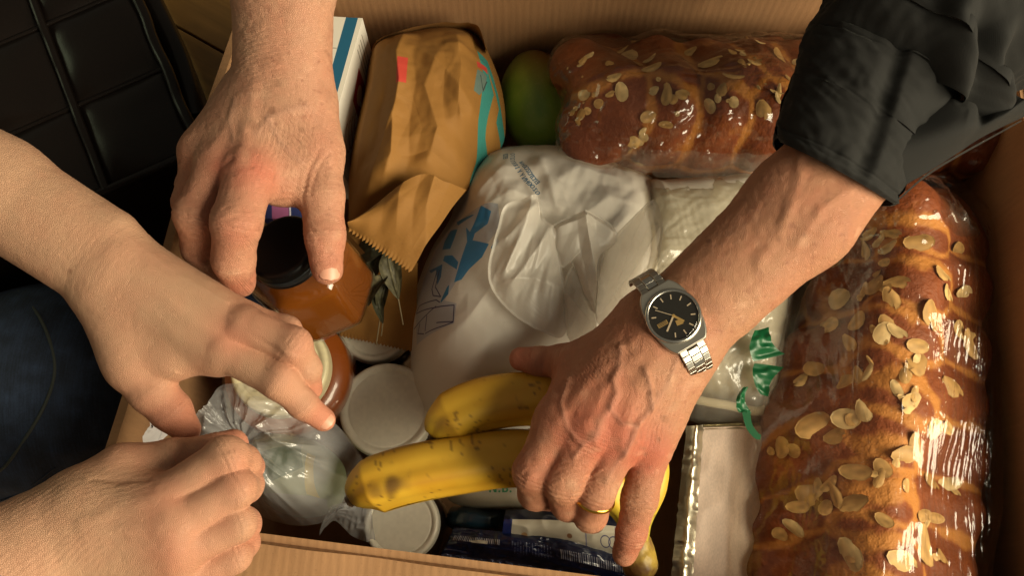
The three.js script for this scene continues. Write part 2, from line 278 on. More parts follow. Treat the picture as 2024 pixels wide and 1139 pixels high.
const armD = arm({
  base: [.41, .205, .115], red: [.42, .130, .075], seedv: 11, grain: 1.45,
  palm: [
    [J(1318, 632, .262, .0215), J(1560, 400, .285, .024)], [J(1352, 668, .262, .0215), J(1600, 440, .285, .024)], [J(1560, 400, .285, .024), J(1720, 215, .297, .025)], [J(1600, 440, .285, .024), J(1760, 250, .297, .025)], [J(1720, 215, .297, .025), J(2000, -120, .345, .033)], [J(1760, 250, .297, .025), J(2040, -90, .345, .033)],
    [J(1290, 645, .262, .019), J(1106, 832, .268, .0125)], [J(1310, 655, .265, .019), J(1165, 845, .273, .0125)], [J(1330, 672, .264, .019), J(1226, 860, .269, .012)], [J(1348, 690, .258, .018), J(1285, 875, .259, .0115)],
    [J(1270, 655, .252, .018), J(1160, 735, .243, .016)], [J(1160, 735, .246, .016), J(1112, 830, .258, .0125)], [J(1340, 690, .248, .018), J(1292, 850, .246, .013)],
  ],
  fingers: [
    [J(1165, 735, .242, .0145), J(1112, 715, .234, .0105), J(1062, 714, .229, .0088), J(1030, 710, .226, .0075)],
    [J(1106, 838, .268, .0128), J(1054, 935, .260, .0118), J(1058, 975, .233, .0102), J(1085, 985, .215, .0085)],
    [J(1165, 850, .273, .0125), J(1114, 955, .264, .0116), J(1122, 995, .238, .0102), J(1150, 1000, .218, .0085)],
    [J(1228, 864, .269, .012), J(1178, 975, .260, .0106), J(1167, 1020, .240, .0096), J(1170, 1030, .222, .008)],
    [J(1286, 880, .259, .0115), J(1264, 985, .249, .0102), J(1247, 1055, .236, .0088), J(1234, 1095, .226, .0074)],
  ],
  features: [
    rg(.28, .0019, .0020, VEIN, [1225, 690], [1222, 729], [1211, 757], [1217, 781], [1203, 810], [1182, 839], [1174, 873]), rg(.28, .0016, .0019, VEIN, [1270, 735], [1281, 763], [1286, 810], [1257, 844], [1234, 900]), rg(.28, .0012, .0014, VEIN, [1203, 810], [1225, 840], [1257, 844]), rg(.28, .001, .0014, VEIN, [1125, 745], [1108, 800], [1122, 850], [1150, 880]), rg(.28, .0009, .0013, VEIN, [1174, 860], [1150, 885], [1135, 905]), rg(.28, .001, .0013, VEIN, [1234, 895], [1210, 930], [1200, 950]), rg(.28, .0012, .0016, VEIN, [1340, 700], [1320, 760], [1286, 810]),
    rg(.28, .0011, .0036, null, [1285, 680], [1195, 770], [1160, 845]), rg(.28, .0009, .0034, null, [1300, 690], [1250, 790], [1226, 860]), rg(.28, .0008, .0034, null, [1265, 665], [1160, 760], [1108, 830]),
    rg(.29, .0013, .0036, null, [1560, 330], [1556, 400], [1530, 470], [1490, 530]), rg(.29, .001, .003, null, [1660, 400], [1600, 440], [1560, 500]),
    ln(1235, 690, .28, .022, .55, -.8, 1700, .00055), ln(1150, 760, .27, .022, .8, -.5, 1600, .0005), ln(1320, 770, .27, .02, .3, .9, 1500, .00045), ln(1250, 800, .28, .03, .9, .3, 1300, .0004), ln(1052, 935, .272, .012, -.3, 1, 1900, .0006), ln(1114, 950, .276, .012, -.3, 1, 1900, .0006), ln(1180, 960, .272, .012, -.3, 1, 1800, .0006), ln(1264, 985, .26, .012, -.2, 1, 1900, .0005), ln(1235, 1085, .234, .008, 0, 1, 1900, .0004), ln(1165, 870, .285, .02, -.3, 1, 1500, .0004),
    bp(1106, 836, .282, .009, .0014), bp(1165, 846, .286, .009, .0018), bp(1228, 862, .281, .009, .0016), bp(1287, 880, .27, .009, .0012), bp(1400, 600, .285, .012, .0012),
  ],
  reds: [[P(1130, 850, .28), .014, .5], [P(1190, 870, .28), .016, .55], [P(1250, 880, .275), .014, .4], [P(1290, 900, .268), .014, .6], [P(1055, 930, .27), .013, .35], [P(1255, 1060, .24), .013, .4], [P(1180, 790, .28), .025, .35], [P(1250, 720, .28), .03, .3], [P(1030, 710, .23), .01, .3], [P(1560, 370, .31), .03, .3]],
  spots: [[P(1165, 862, .285), .0022, .5], [P(1290, 780, .28), .0025, .35], [P(1310, 830, .27), .002, .4], [P(1200, 745, .285), .002, .3], [P(1406, 467, .3), .0012, .8], [P(1534, 480, .3), .0014, .5], [P(1580, 475, .3), .001, .5], [P(1250, 760, .285), .0018, .4], [P(1222, 890, .28), .0018, .4], [P(1330, 715, .28), .0025, .3], [P(1140, 800, .28), .002, .35], [P(1300, 870, .27), .0016, .5]],
});
const elder = thing('person', 'elderly person with dark grey sleeve, steel watch and gold ring reaching into the box', 'person', P(1012, 200, 0));
part('body', mergeGeometries([armA, armD]), skinOld, elder);
part('nail', nail(P(654, 532, .2840), V(0.04, -0.25, 1), V(0.42, 1, 0.1), .0135, .0125), nailMat, elder);

// younger person: left hand (upper) and right hand (lower) holding the clear bag
const armB = arm({
  base: YNG, red: YNGRED, seedv: 21, grain: 0.7, kJoin: 0.005, kPalm: .010, kApart: .0006,
  palm: [
    [J(205, 490, .297, .0235), J(0, 365, .31, .026)], [J(190, 525, .297, .0235), J(-10, 390, .31, .026)], [J(0, 365, .31, .026), J(-420, 150, .36, .036)], [J(-10, 390, .31, .026), J(-440, 190, .36, .036)],
    [J(232, 560, .296, .0205), J(440, 692, .292, .0120)], [J(244, 545, .298, .0195), J(480, 650, .294, .0114)], [J(252, 532, .294, .0175), J(478, 630, .286, .0098)], [J(262, 520, .286, .0150), J(446, 612, .277, .0085)],
    [J(220, 585, .290, .020), J(262, 720, .282, .0152)], [J(260, 600, .288, .019), J(345, 700, .284, .0105)], [J(345, 700, .284, .0105), J(430, 705, .286, .0105)], [J(262, 700, .282, .0145), J(340, 712, .283, .0100)],
  ],
  fingers: [
    [J(264, 722, .282, .0145), J(302, 772, .276, .0132), J(338, 812, .269, .0115), J(368, 848, .260, .0088)],
    [J(446, 692, .293, .0116), J(552, 752, .295, .0105), J(598, 798, .283, .0083), J(640, 830, .268, .0068)],
    [J(487, 647, .297, .0116), J(580, 683, .300, .0101), J(606, 728, .286, .0083), J(614, 768, .270, .0070)],
    [J(480, 630, .286, .0098), J(565, 656, .286, .0090), J(590, 700, .272, .0085), J(598, 735, .26, .0075)],
    [J(448, 612, .277, .0085), J(525, 645, .272, .0080), J(575, 670, .262, .0078), J(585, 700, .25, .007)],
  ],
  features: [
    rg(.3, .0008, .0042, null, [240, 530], [340, 600], [440, 680]), rg(.3, .0007, .004, null, [250, 505], [370, 575], [480, 640]), rg(.3, .0005, .0022, null, [260, 480], [380, 560], [450, 600]), rg(.3, -.0008, .0016, null, [505, 668], [540, 690], [575, 715]),
    bp(446, 680, .305, .010, .0012), bp(490, 642, .308, .010, .0012), bp(232, 420, .315, .012, .0018), bp(562, 735, .31, .009, .0008), bp(300, 600, .3, .02, -.0008),
    ln(556, 750, .31, .010, .8, .5, 1900, .0003), ln(600, 680, .31, .010, .8, .5, 1900, .0003), ln(190, 510, .31, .03, .8, .5, 900, .00012), ln(612, 800, .29, .007, .7, .6, 2200, .0002),
  ],
  reds: [[P(446, 672, .305), .012, .45], [P(492, 645, .305), .012, .35], [P(606, 676, .31), .011, .35], [P(560, 745, .308), .011, .3], [P(355, 830, .268), .02, .8], [P(640, 826, .275), .014, .8], [P(628, 762, .275), .012, .5], [P(300, 560, .31), .02, .15]],
  spots: [[P(140, 535, .32), .0014, .6]],
});
const armC = arm({
  base: YNG, red: YNGRED, seedv: 37, grain: 0.75, kJoin: 0.0045, kPalm: .012, kApart: .0005,
  palm: [
    [J(150, 1025, .297, .0235), J(-60, 1130, .312, .026)], [J(165, 1062, .296, .0235), J(-40, 1170, .31, .026)], [J(-60, 1130, .312, .026), J(-420, 1300, .36, .035)], [J(-40, 1170, .31, .026), J(-400, 1340, .36, .035)],
    [J(180, 1020, .298, .021), J(330, 992, .306, .0130)], [J(190, 1040, .298, .021), J(340, 1045, .309, .0130)], [J(195, 1060, .296, .020), J(348, 1090, .303, .0125)], [J(200, 1080, .290, .019), J(355, 1135, .290, .0118)],
    [J(180, 1000, .290, .020), J(245, 935, .289, .0150)], [J(250, 960, .286, .016), J(330, 985, .294, .012)], [J(220, 1060, .278, .020), J(350, 1080, .280, .016)],
  ],
  fingers: [
    [J(245, 932, .290, .0142), J(345, 912, .286, .0122), J(432, 893, .280, .0100), J(462, 878, .276, .0085)],
    [J(328, 988, .305, .0122), J(448, 906, .310, .0114), J(480, 914, .291, .0096), J(497, 923, .274, .0078)],
    [J(336, 1044, .308, .0120), J(464, 966, .308, .0110), J(484, 958, .280, .0100), J(470, 932, .265, .0085)],
    [J(344, 1094, .302, .0116), J(466, 1034, .300, .0105), J(482, 1036, .280, .0092), J(488, 1038, .266, .0076)],
    [J(355, 1144, .289, .0110), J(460, 1098, .286, .0098), J(480, 1072, .270, .0090), J(470, 1050, .258, .0078)],
  ],
  features: [
    rg(.3, .0009, .004, null, [200, 1040], [270, 1010], [330, 990]), rg(.3, .0006, .004, null, [210, 1060], [280, 1050], [340, 1045]), rg(.3, -.0012, .0016, null, [205, 952], [250, 955], [310, 952]),
    bp(330, 992, .32, .012, .001), bp(342, 1045, .32, .011, .0008), bp(350, 1090, .316, .011, .001), bp(240, 912, .302, .010, .0012), bp(255, 1068, .31, .006, -.0012),
    ln(60, 1090, .325, .045, .6, .8, 1100, .00028), ln(470, 915, .32, .011, .9, -.4, 1800, .0002), ln(230, 1000, .31, .03, .2, 1, 1000, .00014),
  ],
  reds: [[P(325, 1000, .318), .015, .35], [P(345, 1095, .316), .014, .35], [P(450, 880, .285), .022, .45], [P(485, 925, .318), .013, .3], [P(500, 1060, .28), .016, .4], [P(400, 1115, .285), .02, .25], [P(240, 910, .3), .012, .25]],
  spots: [[P(258, 1066, .32), .0018, .3]],
});
const young = thing('person', 'younger person in dark blue jeans, hands holding a clear plastic bag', 'person', P(-100, 800, 0));
part('body', mergeGeometries([armB, armC]), skinYoung, young);
part('nail', nail(P(643, 829, .2752), V(0.75, -0.25, 0.6), V(0.1, 1, -0.1), .0105, .0095), nailMat, young);
part('nail', nail(P(612, 764, .2755), V(0.2, -0.5, 0.9), V(0.5, 0.9, 0.3), .0090, .0085), nailMat, young);
part('nail', nail(P(512, 925, .279), V(0.45, -0.85, 0.25), V(0.9, 0.5, 0.05), .0105, .0095), nailMat, young);
part('nail', nail(P(505, 1040, .2715), V(0.3, -0.9, 0.1), V(0.92, 0.4, 0.05), .0100, .0090), nailMat, young);
// ---------- the cardboard box, the floor, the seat, the jeans ----------
const cardTex = dataTex(1024, (u, v) => {
  const s = 0.35 * tnoise(u, v, 256, 24, 1) + 0.3 * tnoise(u, v, 92, 2, 2) + 0.35 * tnoise(u, v, 512, 128, 3), b = tnoise(u, v, 5, 7, 5) * 0.6 + tnoise(u, v, 23, 19, 6) * 0.4, k = 0.86 + 0.11 * s + 0.05 * (b - 0.5) - (tnoise(u, v, 300, 260, 9) > 0.93 ? 0.1 : 0);
  return [0.655 * k, 0.49 * k, 0.335 * k];
});
const cardBump = dataTex(1024, (u, v) => { const h = 0.5 + 0.33 * Math.sin(u * Math.PI * 2 * 46 + 0.5 * tnoise(u, v, 6, 2, 8)) + 0.2 * (tnoise(u, v, 256, 8, 2) - 0.5) + 0.1 * (tnoise(u, v, 300, 300, 3) - 0.5); return [h, h, h]; }, false);
const cardMat = new THREE.MeshStandardMaterial({ map: cardTex, bumpMap: cardBump, bumpScale: 0.00013, roughness: 0.82 });
const edgeMat = new THREE.MeshStandardMaterial({ color: 0xc79a62, roughness: 0.8 });
// a board spanning corners a b (lower edge), c d (upper edge), thickness vector t; wobble(u,v) bends it
function board(a, b, c, d, t, nu = 40, nv = 24, bend = () => 0, scale = 0.25) {
  const nrm = t.clone().normalize(), pt = (u, v, k) => a.clone().multiplyScalar((1 - u) * (1 - v)).addScaledVector(b, u * (1 - v)).addScaledVector(c, (1 - u) * v).addScaledVector(d, u * v).addScaledVector(t, k).addScaledVector(nrm, bend(u, v));
  const w = a.distanceTo(b) / scale, h = a.distanceTo(c) / scale, face = (k) => gridGeo(nu, nv, (u, v) => pt(u, v, k), { uvs: [w, h] });
  const strip = (f, n) => gridGeo(n, 2, (u, v) => f(u, v), { uvs: [w, 0.02] });
  return mergeGeometries([face(0), face(1), strip((u, v) => pt(u, 1, v), nu), strip((u, v) => pt(u, 0, v), nu), strip((u, v) => pt(0, u, v), nv), strip((u, v) => pt(1, u, v), nv)]);
}
const RIM = 0.235, fl = P(508, -60, RIM), fr = P(1975, -60, RIM), nl = P(184, 1012, RIM), nr = P(2150, 1262, RIM);
const dn = (p, y = 0.004) => V(p.x, y, p.z);
const box = thing('cardboard_box', 'open brown corrugated cardboard box full of groceries', 'box', V(0, 0, 0));
part('wall', board(dn(fl), dn(fr), fl, fr, V(0, 0, -0.005), 80, 30, (u, v) => 0.0025 * Math.sin(u * 7) * v + 0.0015 * noise3(u * 9, v * 5, 1) - 0.0035 * Math.exp(-(((u - 0.606 - 0.02 * (v - .7)) / 0.004) ** 2)) * sstep(.45, .7, v)), cardMat, box);
part('wall', board(dn(nl), dn(fl), nl, fl, V(-0.0055, 0, 0), 60, 24, (u, v) => -0.002 * Math.sin(u * 8) * v), cardMat, box);
part('wall', board(dn(fr), dn(nr), fr, nr, V(0.0055, 0, 0), 60, 24, (u, v) => 0.003 * Math.sin(u * 5) * v), cardMat, box);
part('wall', board(dn(nl), dn(nr), nl, nr, V(0, 0, 0.005), 80, 20), cardMat, box);
part('flap', board(nl.clone().add(V(0.004, 0.002, .0055)), nr.clone().add(V(-.004, .002, .0055)), nl.clone().add(V(-.03, -.055, .135)), nr.clone().add(V(.03, -.055, .135)), V(0, -0.005, -0.002), 90, 24, (u, v) => -0.004 * Math.sin(Math.PI * Math.min(1, v * 3)) - 0.0012 * noise3(u * 14, v * 6, 4) - 0.0022 * Math.exp(-((v / 0.05) ** 2))), cardMat, box);
part('flap', board(fr.clone().add(V(.006, .002, 0.004)), nr.clone().add(V(.006, .002, -.004)), fr.clone().add(V(.12, -.05, -.02)), nr.clone().add(V(.12, -.05, .02)), V(0, -0.005, 0), 50, 12), cardMat, box);
part('base', board(dn(nl, 0.002), dn(nr, 0.002), dn(fl, 0.002), dn(fr, 0.002), V(0, 0.004, 0), 20, 20), cardMat, box);
// floor of yellow-brown boards
const woodTex = dataTex(512, (u, v) => { const g = tnoise(u, v, 4, 90, 1) * 0.5 + tnoise(u, v, 9, 220, 2) * 0.3 + 0.2 * tnoise(u, v, 60, 60, 3), k = 0.75 + 0.3 * g; return [0.66 * k, 0.49 * k, 0.255 * k]; });
const woodMat = new THREE.MeshStandardMaterial({ map: woodTex, roughness: 0.42 });
const floor = structure(thing('floor', 'yellow brown wooden laminate floor', 'floor')); delete floor.userData.category; delete floor.userData.label;
{
  const a = P(300, 22, 0), b = P(470, 118, 0), d = b.clone().sub(a).normalize(), q = V(-d.z, 0, d.x), ang = Math.atan2(-d.z, d.x);
  for (let k = -5; k <= 5; k++) for (let m = -1; m <= 1; m++) {
    const g = new RoundedBoxGeometry(1.196, 0.012, 0.189, 1, 0.0012), uv = g.attributes.uv; for (let i = 0; i < uv.count; i++) uv.setXY(i, uv.getX(i) * 2 + k * 0.37, uv.getY(i) * 0.4 + m * 0.21);
    const p = part('plank', g, woodMat, floor, false); p.rotation.y = ang; p.position.copy(a).addScaledVector(q, (k + 0.5) * 0.191).addScaledVector(d, m * 1.2 + (k & 1 ? 0.5 : 0)); p.position.y = -0.008;
  }
  const sub = part('underlay', new THREE.BoxGeometry(6, 0.01, 6), new THREE.MeshStandardMaterial({ color: 0x2a1d10, roughness: 1 }), floor, false); sub.position.y = -0.022;
}
// brown leather seat
const leatherBump = dataTex(512, (u, v) => { const h = 0.5 * tnoise(u, v, 90, 90, 1) + 0.3 * tnoise(u, v, 180, 180, 2) + 0.2 * tnoise(u, v, 25, 25, 3); return [h, h, h]; }, false);
const leather = new THREE.MeshPhysicalMaterial({ color: new THREE.Color().setRGB(0.011, 0.0075, 0.006), roughness: 0.28, bumpMap: leatherBump, bumpScale: 0.00006, specularIntensity: 0.5 });
{
  const Y = 0.19, O = P(215, 380, Y), ex = P(398, 298, Y).sub(O), ey = P(150, 212, Y).sub(O);
  const st = thing('leather_seat', 'dark brown quilted leather seat behind the box', 'seat', O.clone().setY(0));
  const g = (s, t) => O.clone().addScaledVector(ex, s).addScaledVector(ey, t);
  for (let i = -3; i < 1; i++) for (let j = 0; j < 5; j++) {
    const sd = i * 7 + j;
    part('panel', gridGeo(26, 26, (u, v) => { const p = g(i + u, j + v), e = (1 - Math.pow(Math.abs(2 * u - 1), 5)) * (1 - Math.pow(Math.abs(2 * v - 1), 5)), w = (1 - (2 * u - 1) ** 2) * (1 - (2 * v - 1) ** 2); p.y += 0.0055 * e + 0.003 * w + 0.0012 * noise3(u * 3 + sd, v * 3, 2) * e; return p; }, { uvs: [1, 1] }), leather, st);
  }
  for (let i = -2; i <= 1; i++) part('piping', tube(Array.from({ length: 26 }, (_, k) => { const p = g(i, k / 5); const m = Math.abs((k / 5) % 1 - 0.5) * 2; p.y += 0.0035 + 0.0012 * noise3(k, i, 3); if (i === 1) p.addScaledVector(ex, 0.01 * Math.sin(k * 1.7)); return p; }), i === 1 ? 0.0042 : 0.0034, 160, 8), leather, st);
  for (let j = 0; j <= 4; j++) part('piping', tube(Array.from({ length: 20 }, (_, k) => { const p = g(-3 + k / 4.75, j); p.y += j === 0 ? 0.003 : 0.0005; return p; }), j === 0 ? 0.0034 : 0.002, 120, 8), leather, st);
  const skirt = (p, q) => gridGeo(50, 24, (u, v) => { const a = p.clone().lerp(q, u); a.y = Y * (1 - v); const o = ex.clone().multiplyScalar(p === q ? 0 : 0).addScaledVector(V(q.z - p.z, 0, -(q.x - p.x)).normalize(), 0); return a.add(o).addScaledVector(V(-(q.z - p.z), 0, q.x - p.x).normalize(), 0.006 * Math.sin(v * Math.PI) + 0.003 * noise3(u * 8, v * 4, 1)); }, { uvs: [4, 1] });
  part('side', skirt(g(-3, 0), g(1, 0)), leather, st); part('side', skirt(g(1, 0), g(1, 5)), leather, st);
  part('edge_fold', tube([g(1.03, 3.4), g(1.1, 1.9), g(1.12, 1.2), g(1.04, 0.5)].map((p) => { p.y -= 0.02; return p; }), 0.009, 60, 10), leather, st);
}
// jeans knee of the younger person
{
  const a = P(-420, 860, .12), b = P(105, 775, .135), c = P(120, 778, 0.0), bones = [new Bone(a, b, .082, .071), new Bone(b, c, .07, .055)];
  const [lo, hi] = boneBounds(bones, .012); lo.y = Math.max(lo.y, -0.05);
  const jg = surfaceNets((x, y, z) => smin(bones[0].d(x, y, z), bones[1].d(x, y, z), .03), lo, hi, .003);
  displace(jg, (p) => 0.0018 * fbm(p.x * 30, p.y * 30, p.z * 30, 3) + 0.0022 * Math.max(0, ridge(p.x * 14, p.y * 14, p.z * 22) - .5));
  planarUV(jg, 0.09);
  const denim = dataTex(512, (u, v) => { const t = Math.sin((u * 110 + v * 110) * 2 * Math.PI) * 0.5 + 0.5, k = 0.7 + 0.3 * t * tnoise(u, v, 128, 128, 1) + 0.3 * (tnoise(u, v, 12, 14, 2) - .5) + 0.2 * (tnoise(u, v, 200, 9, 3) - .5); return [0.19 * k, 0.25 * k, 0.35 * k]; });
  const denimMat = new THREE.MeshStandardMaterial({ map: denim, roughness: 0.9, bumpMap: denim, bumpScale: 0.0004 });
  const leg = part('trouser_leg', jg, denimMat, young);
  const onLeg = (x, y) => { let h = 0.24; for (let k = 0; k < 60; k++) { const q = P(x, y, h); const d = smin(bones[0].d(q.x, q.y, q.z), bones[1].d(q.x, q.y, q.z), .03); if (d < 0.0006) return q; h -= Math.max(d * 0.7, 0.0004); } return P(x, y, h); };
  part('seam', tube([[38, 576], [78, 625], [104, 690], [108, 745], [85, 810], [45, 875], [2, 930], [-60, 960]].map(([x, y]) => onLeg(x, y)), 0.0011, 80, 6), new THREE.MeshStandardMaterial({ color: 0x3f4440, roughness: 0.9 }), leg);
  part('seam', tube([[110, 925], [70, 955], [20, 985], [-30, 1000]].map(([x, y]) => onLeg(x, y)), 0.0007, 40, 6), new THREE.MeshStandardMaterial({ color: 0x2c3645, roughness: 0.9 }), leg);
}
// ---------- jars ----------
const glassMat = new THREE.MeshPhysicalMaterial({ color: 0xffffff, roughness: 0.04, transmission: 1, thickness: 0, ior: 1.5 });
const scuff = dataTex(512, (u, v) => { const k = 0.95 + 0.05 * (tnoise(u, v, 6, 6, 1) - .5) + 0.04 * (tnoise(u, v, 40, 40, 2) - .5) - (tnoise(u, v, 90, 90, 3) > 0.96 ? 0.05 : 0); return [k, k * 0.985, k * 0.95]; });
const lidWhite = new THREE.MeshPhysicalMaterial({ map: scuff, roughness: 0.38, clearcoat: 0.25, clearcoatRoughness: 0.3, color: 0xefece2 });
const lidCream = new THREE.MeshPhysicalMaterial({ map: scuff, roughness: 0.38, clearcoat: 0.25, clearcoatRoughness: 0.3, color: 0xe9e0bd });
const lathe = (pts, n = 96) => new THREE.LatheGeometry(pts.map(([r, y]) => new THREE.Vector2(r, y)), n);
function lidGeo(r, h) { return planarUV(lathe([[0.0001, h - .0006], [r * .76, h - .0006], [r * .79, h - .0012], [r * .82, h - .0012], [r * .845, h - .0002], [r * .9, h + .0006], [r * .955, h + .0003], [r * .985, h - .0012], [r, h - .0035], [r, .0012], [r * 1.012, .0006], [r * 1.012, -.0004], [r * .98, -.0008], [r * .97, h * .4]]), .09); }
function jar(label, at, y, r, rBody, lidM, content, tilt = [0, 0]) {
  const c = P(at[0], at[1], y), H = 0.085, t = thing('jar', label, 'jar', V(c.x, c.y - H, c.z));
  t.rotation.set(tilt[0], 0, tilt[1]);
  const lid = part('lid', lidGeo(r, .012), lidM, t, false); lid.position.y = H - .012;
  part('glass', lathe([[.0001, 0], [rBody * .9, 0], [rBody, .004], [rBody, .055], [rBody * .97, .063], [r * .96, .071], [r * .94, .076]]), glassMat, t, false);
  part('contents', lathe([[.0001, .003], [rBody * .88, .003], [rBody * .965, .006], [rBody * .965, .054], [rBody * .93, .062], [r * .9, .068], [.0001, .069]], 64), new THREE.MeshPhysicalMaterial({ color: new THREE.Color().setRGB(...content), roughness: 0.3, clearcoat: 0.6 }), t, false);
  return t;
}
jar('jar of amber jam with cream lid, under the younger left hand', [552, 724], .165, .0345, .047, lidCream, [.32, .075, .008]);
jar('white lidded jar under the torn edge of the paper bag', [741, 640], .112, .029, .034, lidWhite, [.02, .008, .005]);
jar('large white lidded jar between paper bag and bananas', [764, 809], .125, .0345, .038, lidWhite, [.02, .01, .006]);
jar('smaller white lidded jar below the tip of the long banana', [793, 1033], .12, .0268, .032, lidWhite, [.018, .01, .008]);

// ---------- honey jar in the hand ----------
{
  const lidC = P(552, 482, .264), baseC = P(652, 592, .196), ax = lidC.clone().sub(baseC).normalize(), Hh = lidC.distanceTo(baseC) - .004;
  const t = thing('honey_jar', 'hexagonal honey jar with black lid held by the elderly hand', 'jar', baseC);
  t.quaternion.setFromUnitVectors(V(0, 1, 0), ax); t.rotateY(0.35);
  const hex = (rf, y) => Array.from({ length: 48 }, (_, i) => { const a = i / 48 * Math.PI * 2, s = Math.PI / 3, b = ((a % s) + s) % s - s / 2, k = Math.min(rf / Math.cos(b), rf * 1.125); return [k * Math.cos(a), y, k * Math.sin(a)]; });
  const loft = (rings, cap = true) => { const g = gridGeo(48, rings.length - 1, (u, v) => { const r = rings[Math.round(v * (rings.length - 1))], i = Math.round(u * 48) % 48; return V(...r[i]); }, { closeU: true }); return g; };
  const circ = (r, y) => Array.from({ length: 48 }, (_, i) => [r * Math.cos(i / 48 * Math.PI * 2), y, r * Math.sin(i / 48 * Math.PI * 2)]);
  const R = .0325, prof = (k) => [circ(.0001, .001), hex(R * .86 * k, .001), hex(R * .97 * k, .004), hex(R * k, .009), hex(R * k, Hh * .62), hex(R * .985 * k, Hh * .70), hex(R * .93 * k, Hh * .76), circ(R * .82 * k, Hh * .81), circ(.0205 * k, Hh * .86), circ(.0205 * k, Hh * .9)];
  part('glass', loft(prof(1)), glassMat, t, false);
  part('honey', loft([...prof(.962), circ(.0001, Hh * .9)]), new THREE.MeshPhysicalMaterial({ color: new THREE.Color().setRGB(.2, .056, .006), roughness: .12, transmission: .35, thickness: .02, ior: 1.45, attenuationColor: new THREE.Color().setRGB(.6, .18, .012), attenuationDistance: .012 }), t, false);
  const lm = new THREE.MeshPhysicalMaterial({ color: 0x040405, roughness: .4, specularIntensity: .45 });
  const lid = part('lid', lathe([[.0001, .0130], [.0195, .0129], [.0218, .0124], [.0228, .0112], [.0232, .0092], [.0232, .0012], [.0236, .0006], [.0236, -.0004], [.0226, -.0006], [.022, .004]]), lm, t, false); lid.position.y = Hh - .011;
  const ring = part('lid_band', lathe([[.0234, 0], [.0238, .0006], [.0238, .004], [.0234, .0046]]), new THREE.MeshPhysicalMaterial({ color: 0x24282b, metalness: .5, roughness: .3 }), t, false); ring.position.y = Hh - .0095;
  // paper label around two sides
  const lab = canvasTex(512, 256, (c, w, h) => { c.fillStyle = '#e9e2d2'; c.fillRect(0, 0, w, h); c.fillStyle = '#c2531c'; c.fillRect(0, 150, w * .45, 70); c.fillStyle = '#8c1d1a'; c.beginPath(); c.ellipse(330, 110, 90, 60, 0, 0, 7); c.fill(); c.fillStyle = '#2a4f86'; c.fillRect(0, 0, 120, 60); });
  part('label', gridGeo(24, 4, (u, v) => { const a = 2.55 + u * 1.75, s = Math.PI / 3, b = ((a % s) + s) % s - s / 2, k = Math.min(R / Math.cos(b), R * 1.125) + .0005; return V(k * Math.cos(a), Hh * (.14 + .44 * v), k * Math.sin(a)); }), new THREE.MeshStandardMaterial({ map: lab, roughness: .5, side: THREE.DoubleSide }), t, false);
}
// small pink and blue packet seen between the fingers
{
  const g = board(P(520, 395, .2), P(600, 395, .2), P(520, 432, .195), P(600, 432, .195), V(0, -.014, 0), 8, 4);
  const p = g.attributes.position, a = P(520, 395, .2), b = P(600, 432, .195), uv = []; for (let k = 0; k < p.count; k++) uv.push((p.getX(k) - a.x) / (b.x - a.x), (p.getZ(k) - a.z) / (b.z - a.z)); g.setAttribute('uv', new THREE.Float32BufferAttribute(uv, 2));
  solo('small_packet', g, new THREE.MeshStandardMaterial({ map: canvasTex(128, 64, (c, w, h) => { c.fillStyle = '#27305f'; c.fillRect(0, 0, w, h); c.fillStyle = '#9a5a86'; c.fillRect(28, 0, 54, h); c.fillStyle = '#cfc8d4'; c.fillRect(84, 0, 5, h); }), roughness: .35 }), 'small pink and blue packet under the elderly hand on the jar', 'packet');
}
solo('blue_carton', board(P(455, 590, .17), P(610, 640, .17), P(520, 560, .175), P(640, 615, .175), V(0, -.03, 0), 8, 4), new THREE.MeshStandardMaterial({ color: 0x1d3a5e, roughness: .4 }), 'dark blue carton edge beneath the honey jar', 'carton');

// ---------- mango ----------
{
  const c = P(1064, 200, .12), g = new THREE.SphereGeometry(1, 96, 72), p = g.attributes.position;
  for (let i = 0; i < p.count; i++) { const x = p.getX(i), y = p.getY(i), z = p.getZ(i), k = 1 + .05 * x * z + .03 * noise3(x * 2, y * 2, z * 2); p.setXYZ(i, x * .0315 * k * (1 + .1 * z), y * .030 * k, z * .043 * k); }
  g.computeVertexNormals();
  colourise(g, (q) => { const n = fbm(q.x * 60, q.y * 60, q.z * 60, 4), d = noise3(q.x * 900, q.y * 900, q.z * 900), b = sstep(.018, -.042, q.z * -1 * -1 + .012 * n) * .75; let k = mix3([.10, .215, .02], [.19, .29, .03], clamp(.5 + n)); k = mix3(k, [.26, .07, .03], b * sstep(-.02, .02, q.x + .01)); return d > .62 ? mix3(k, [.3, .3, .1], .25) : k; });
  const m = solo('mango', g, new THREE.MeshPhysicalMaterial({ vertexColors: true, roughness: .42, clearcoat: .2, clearcoatRoughness: .35 }), 'green mango between the paper bag and the upper loaf', 'mango');
  m.position.copy(c); m.rotation.y = .1;
}
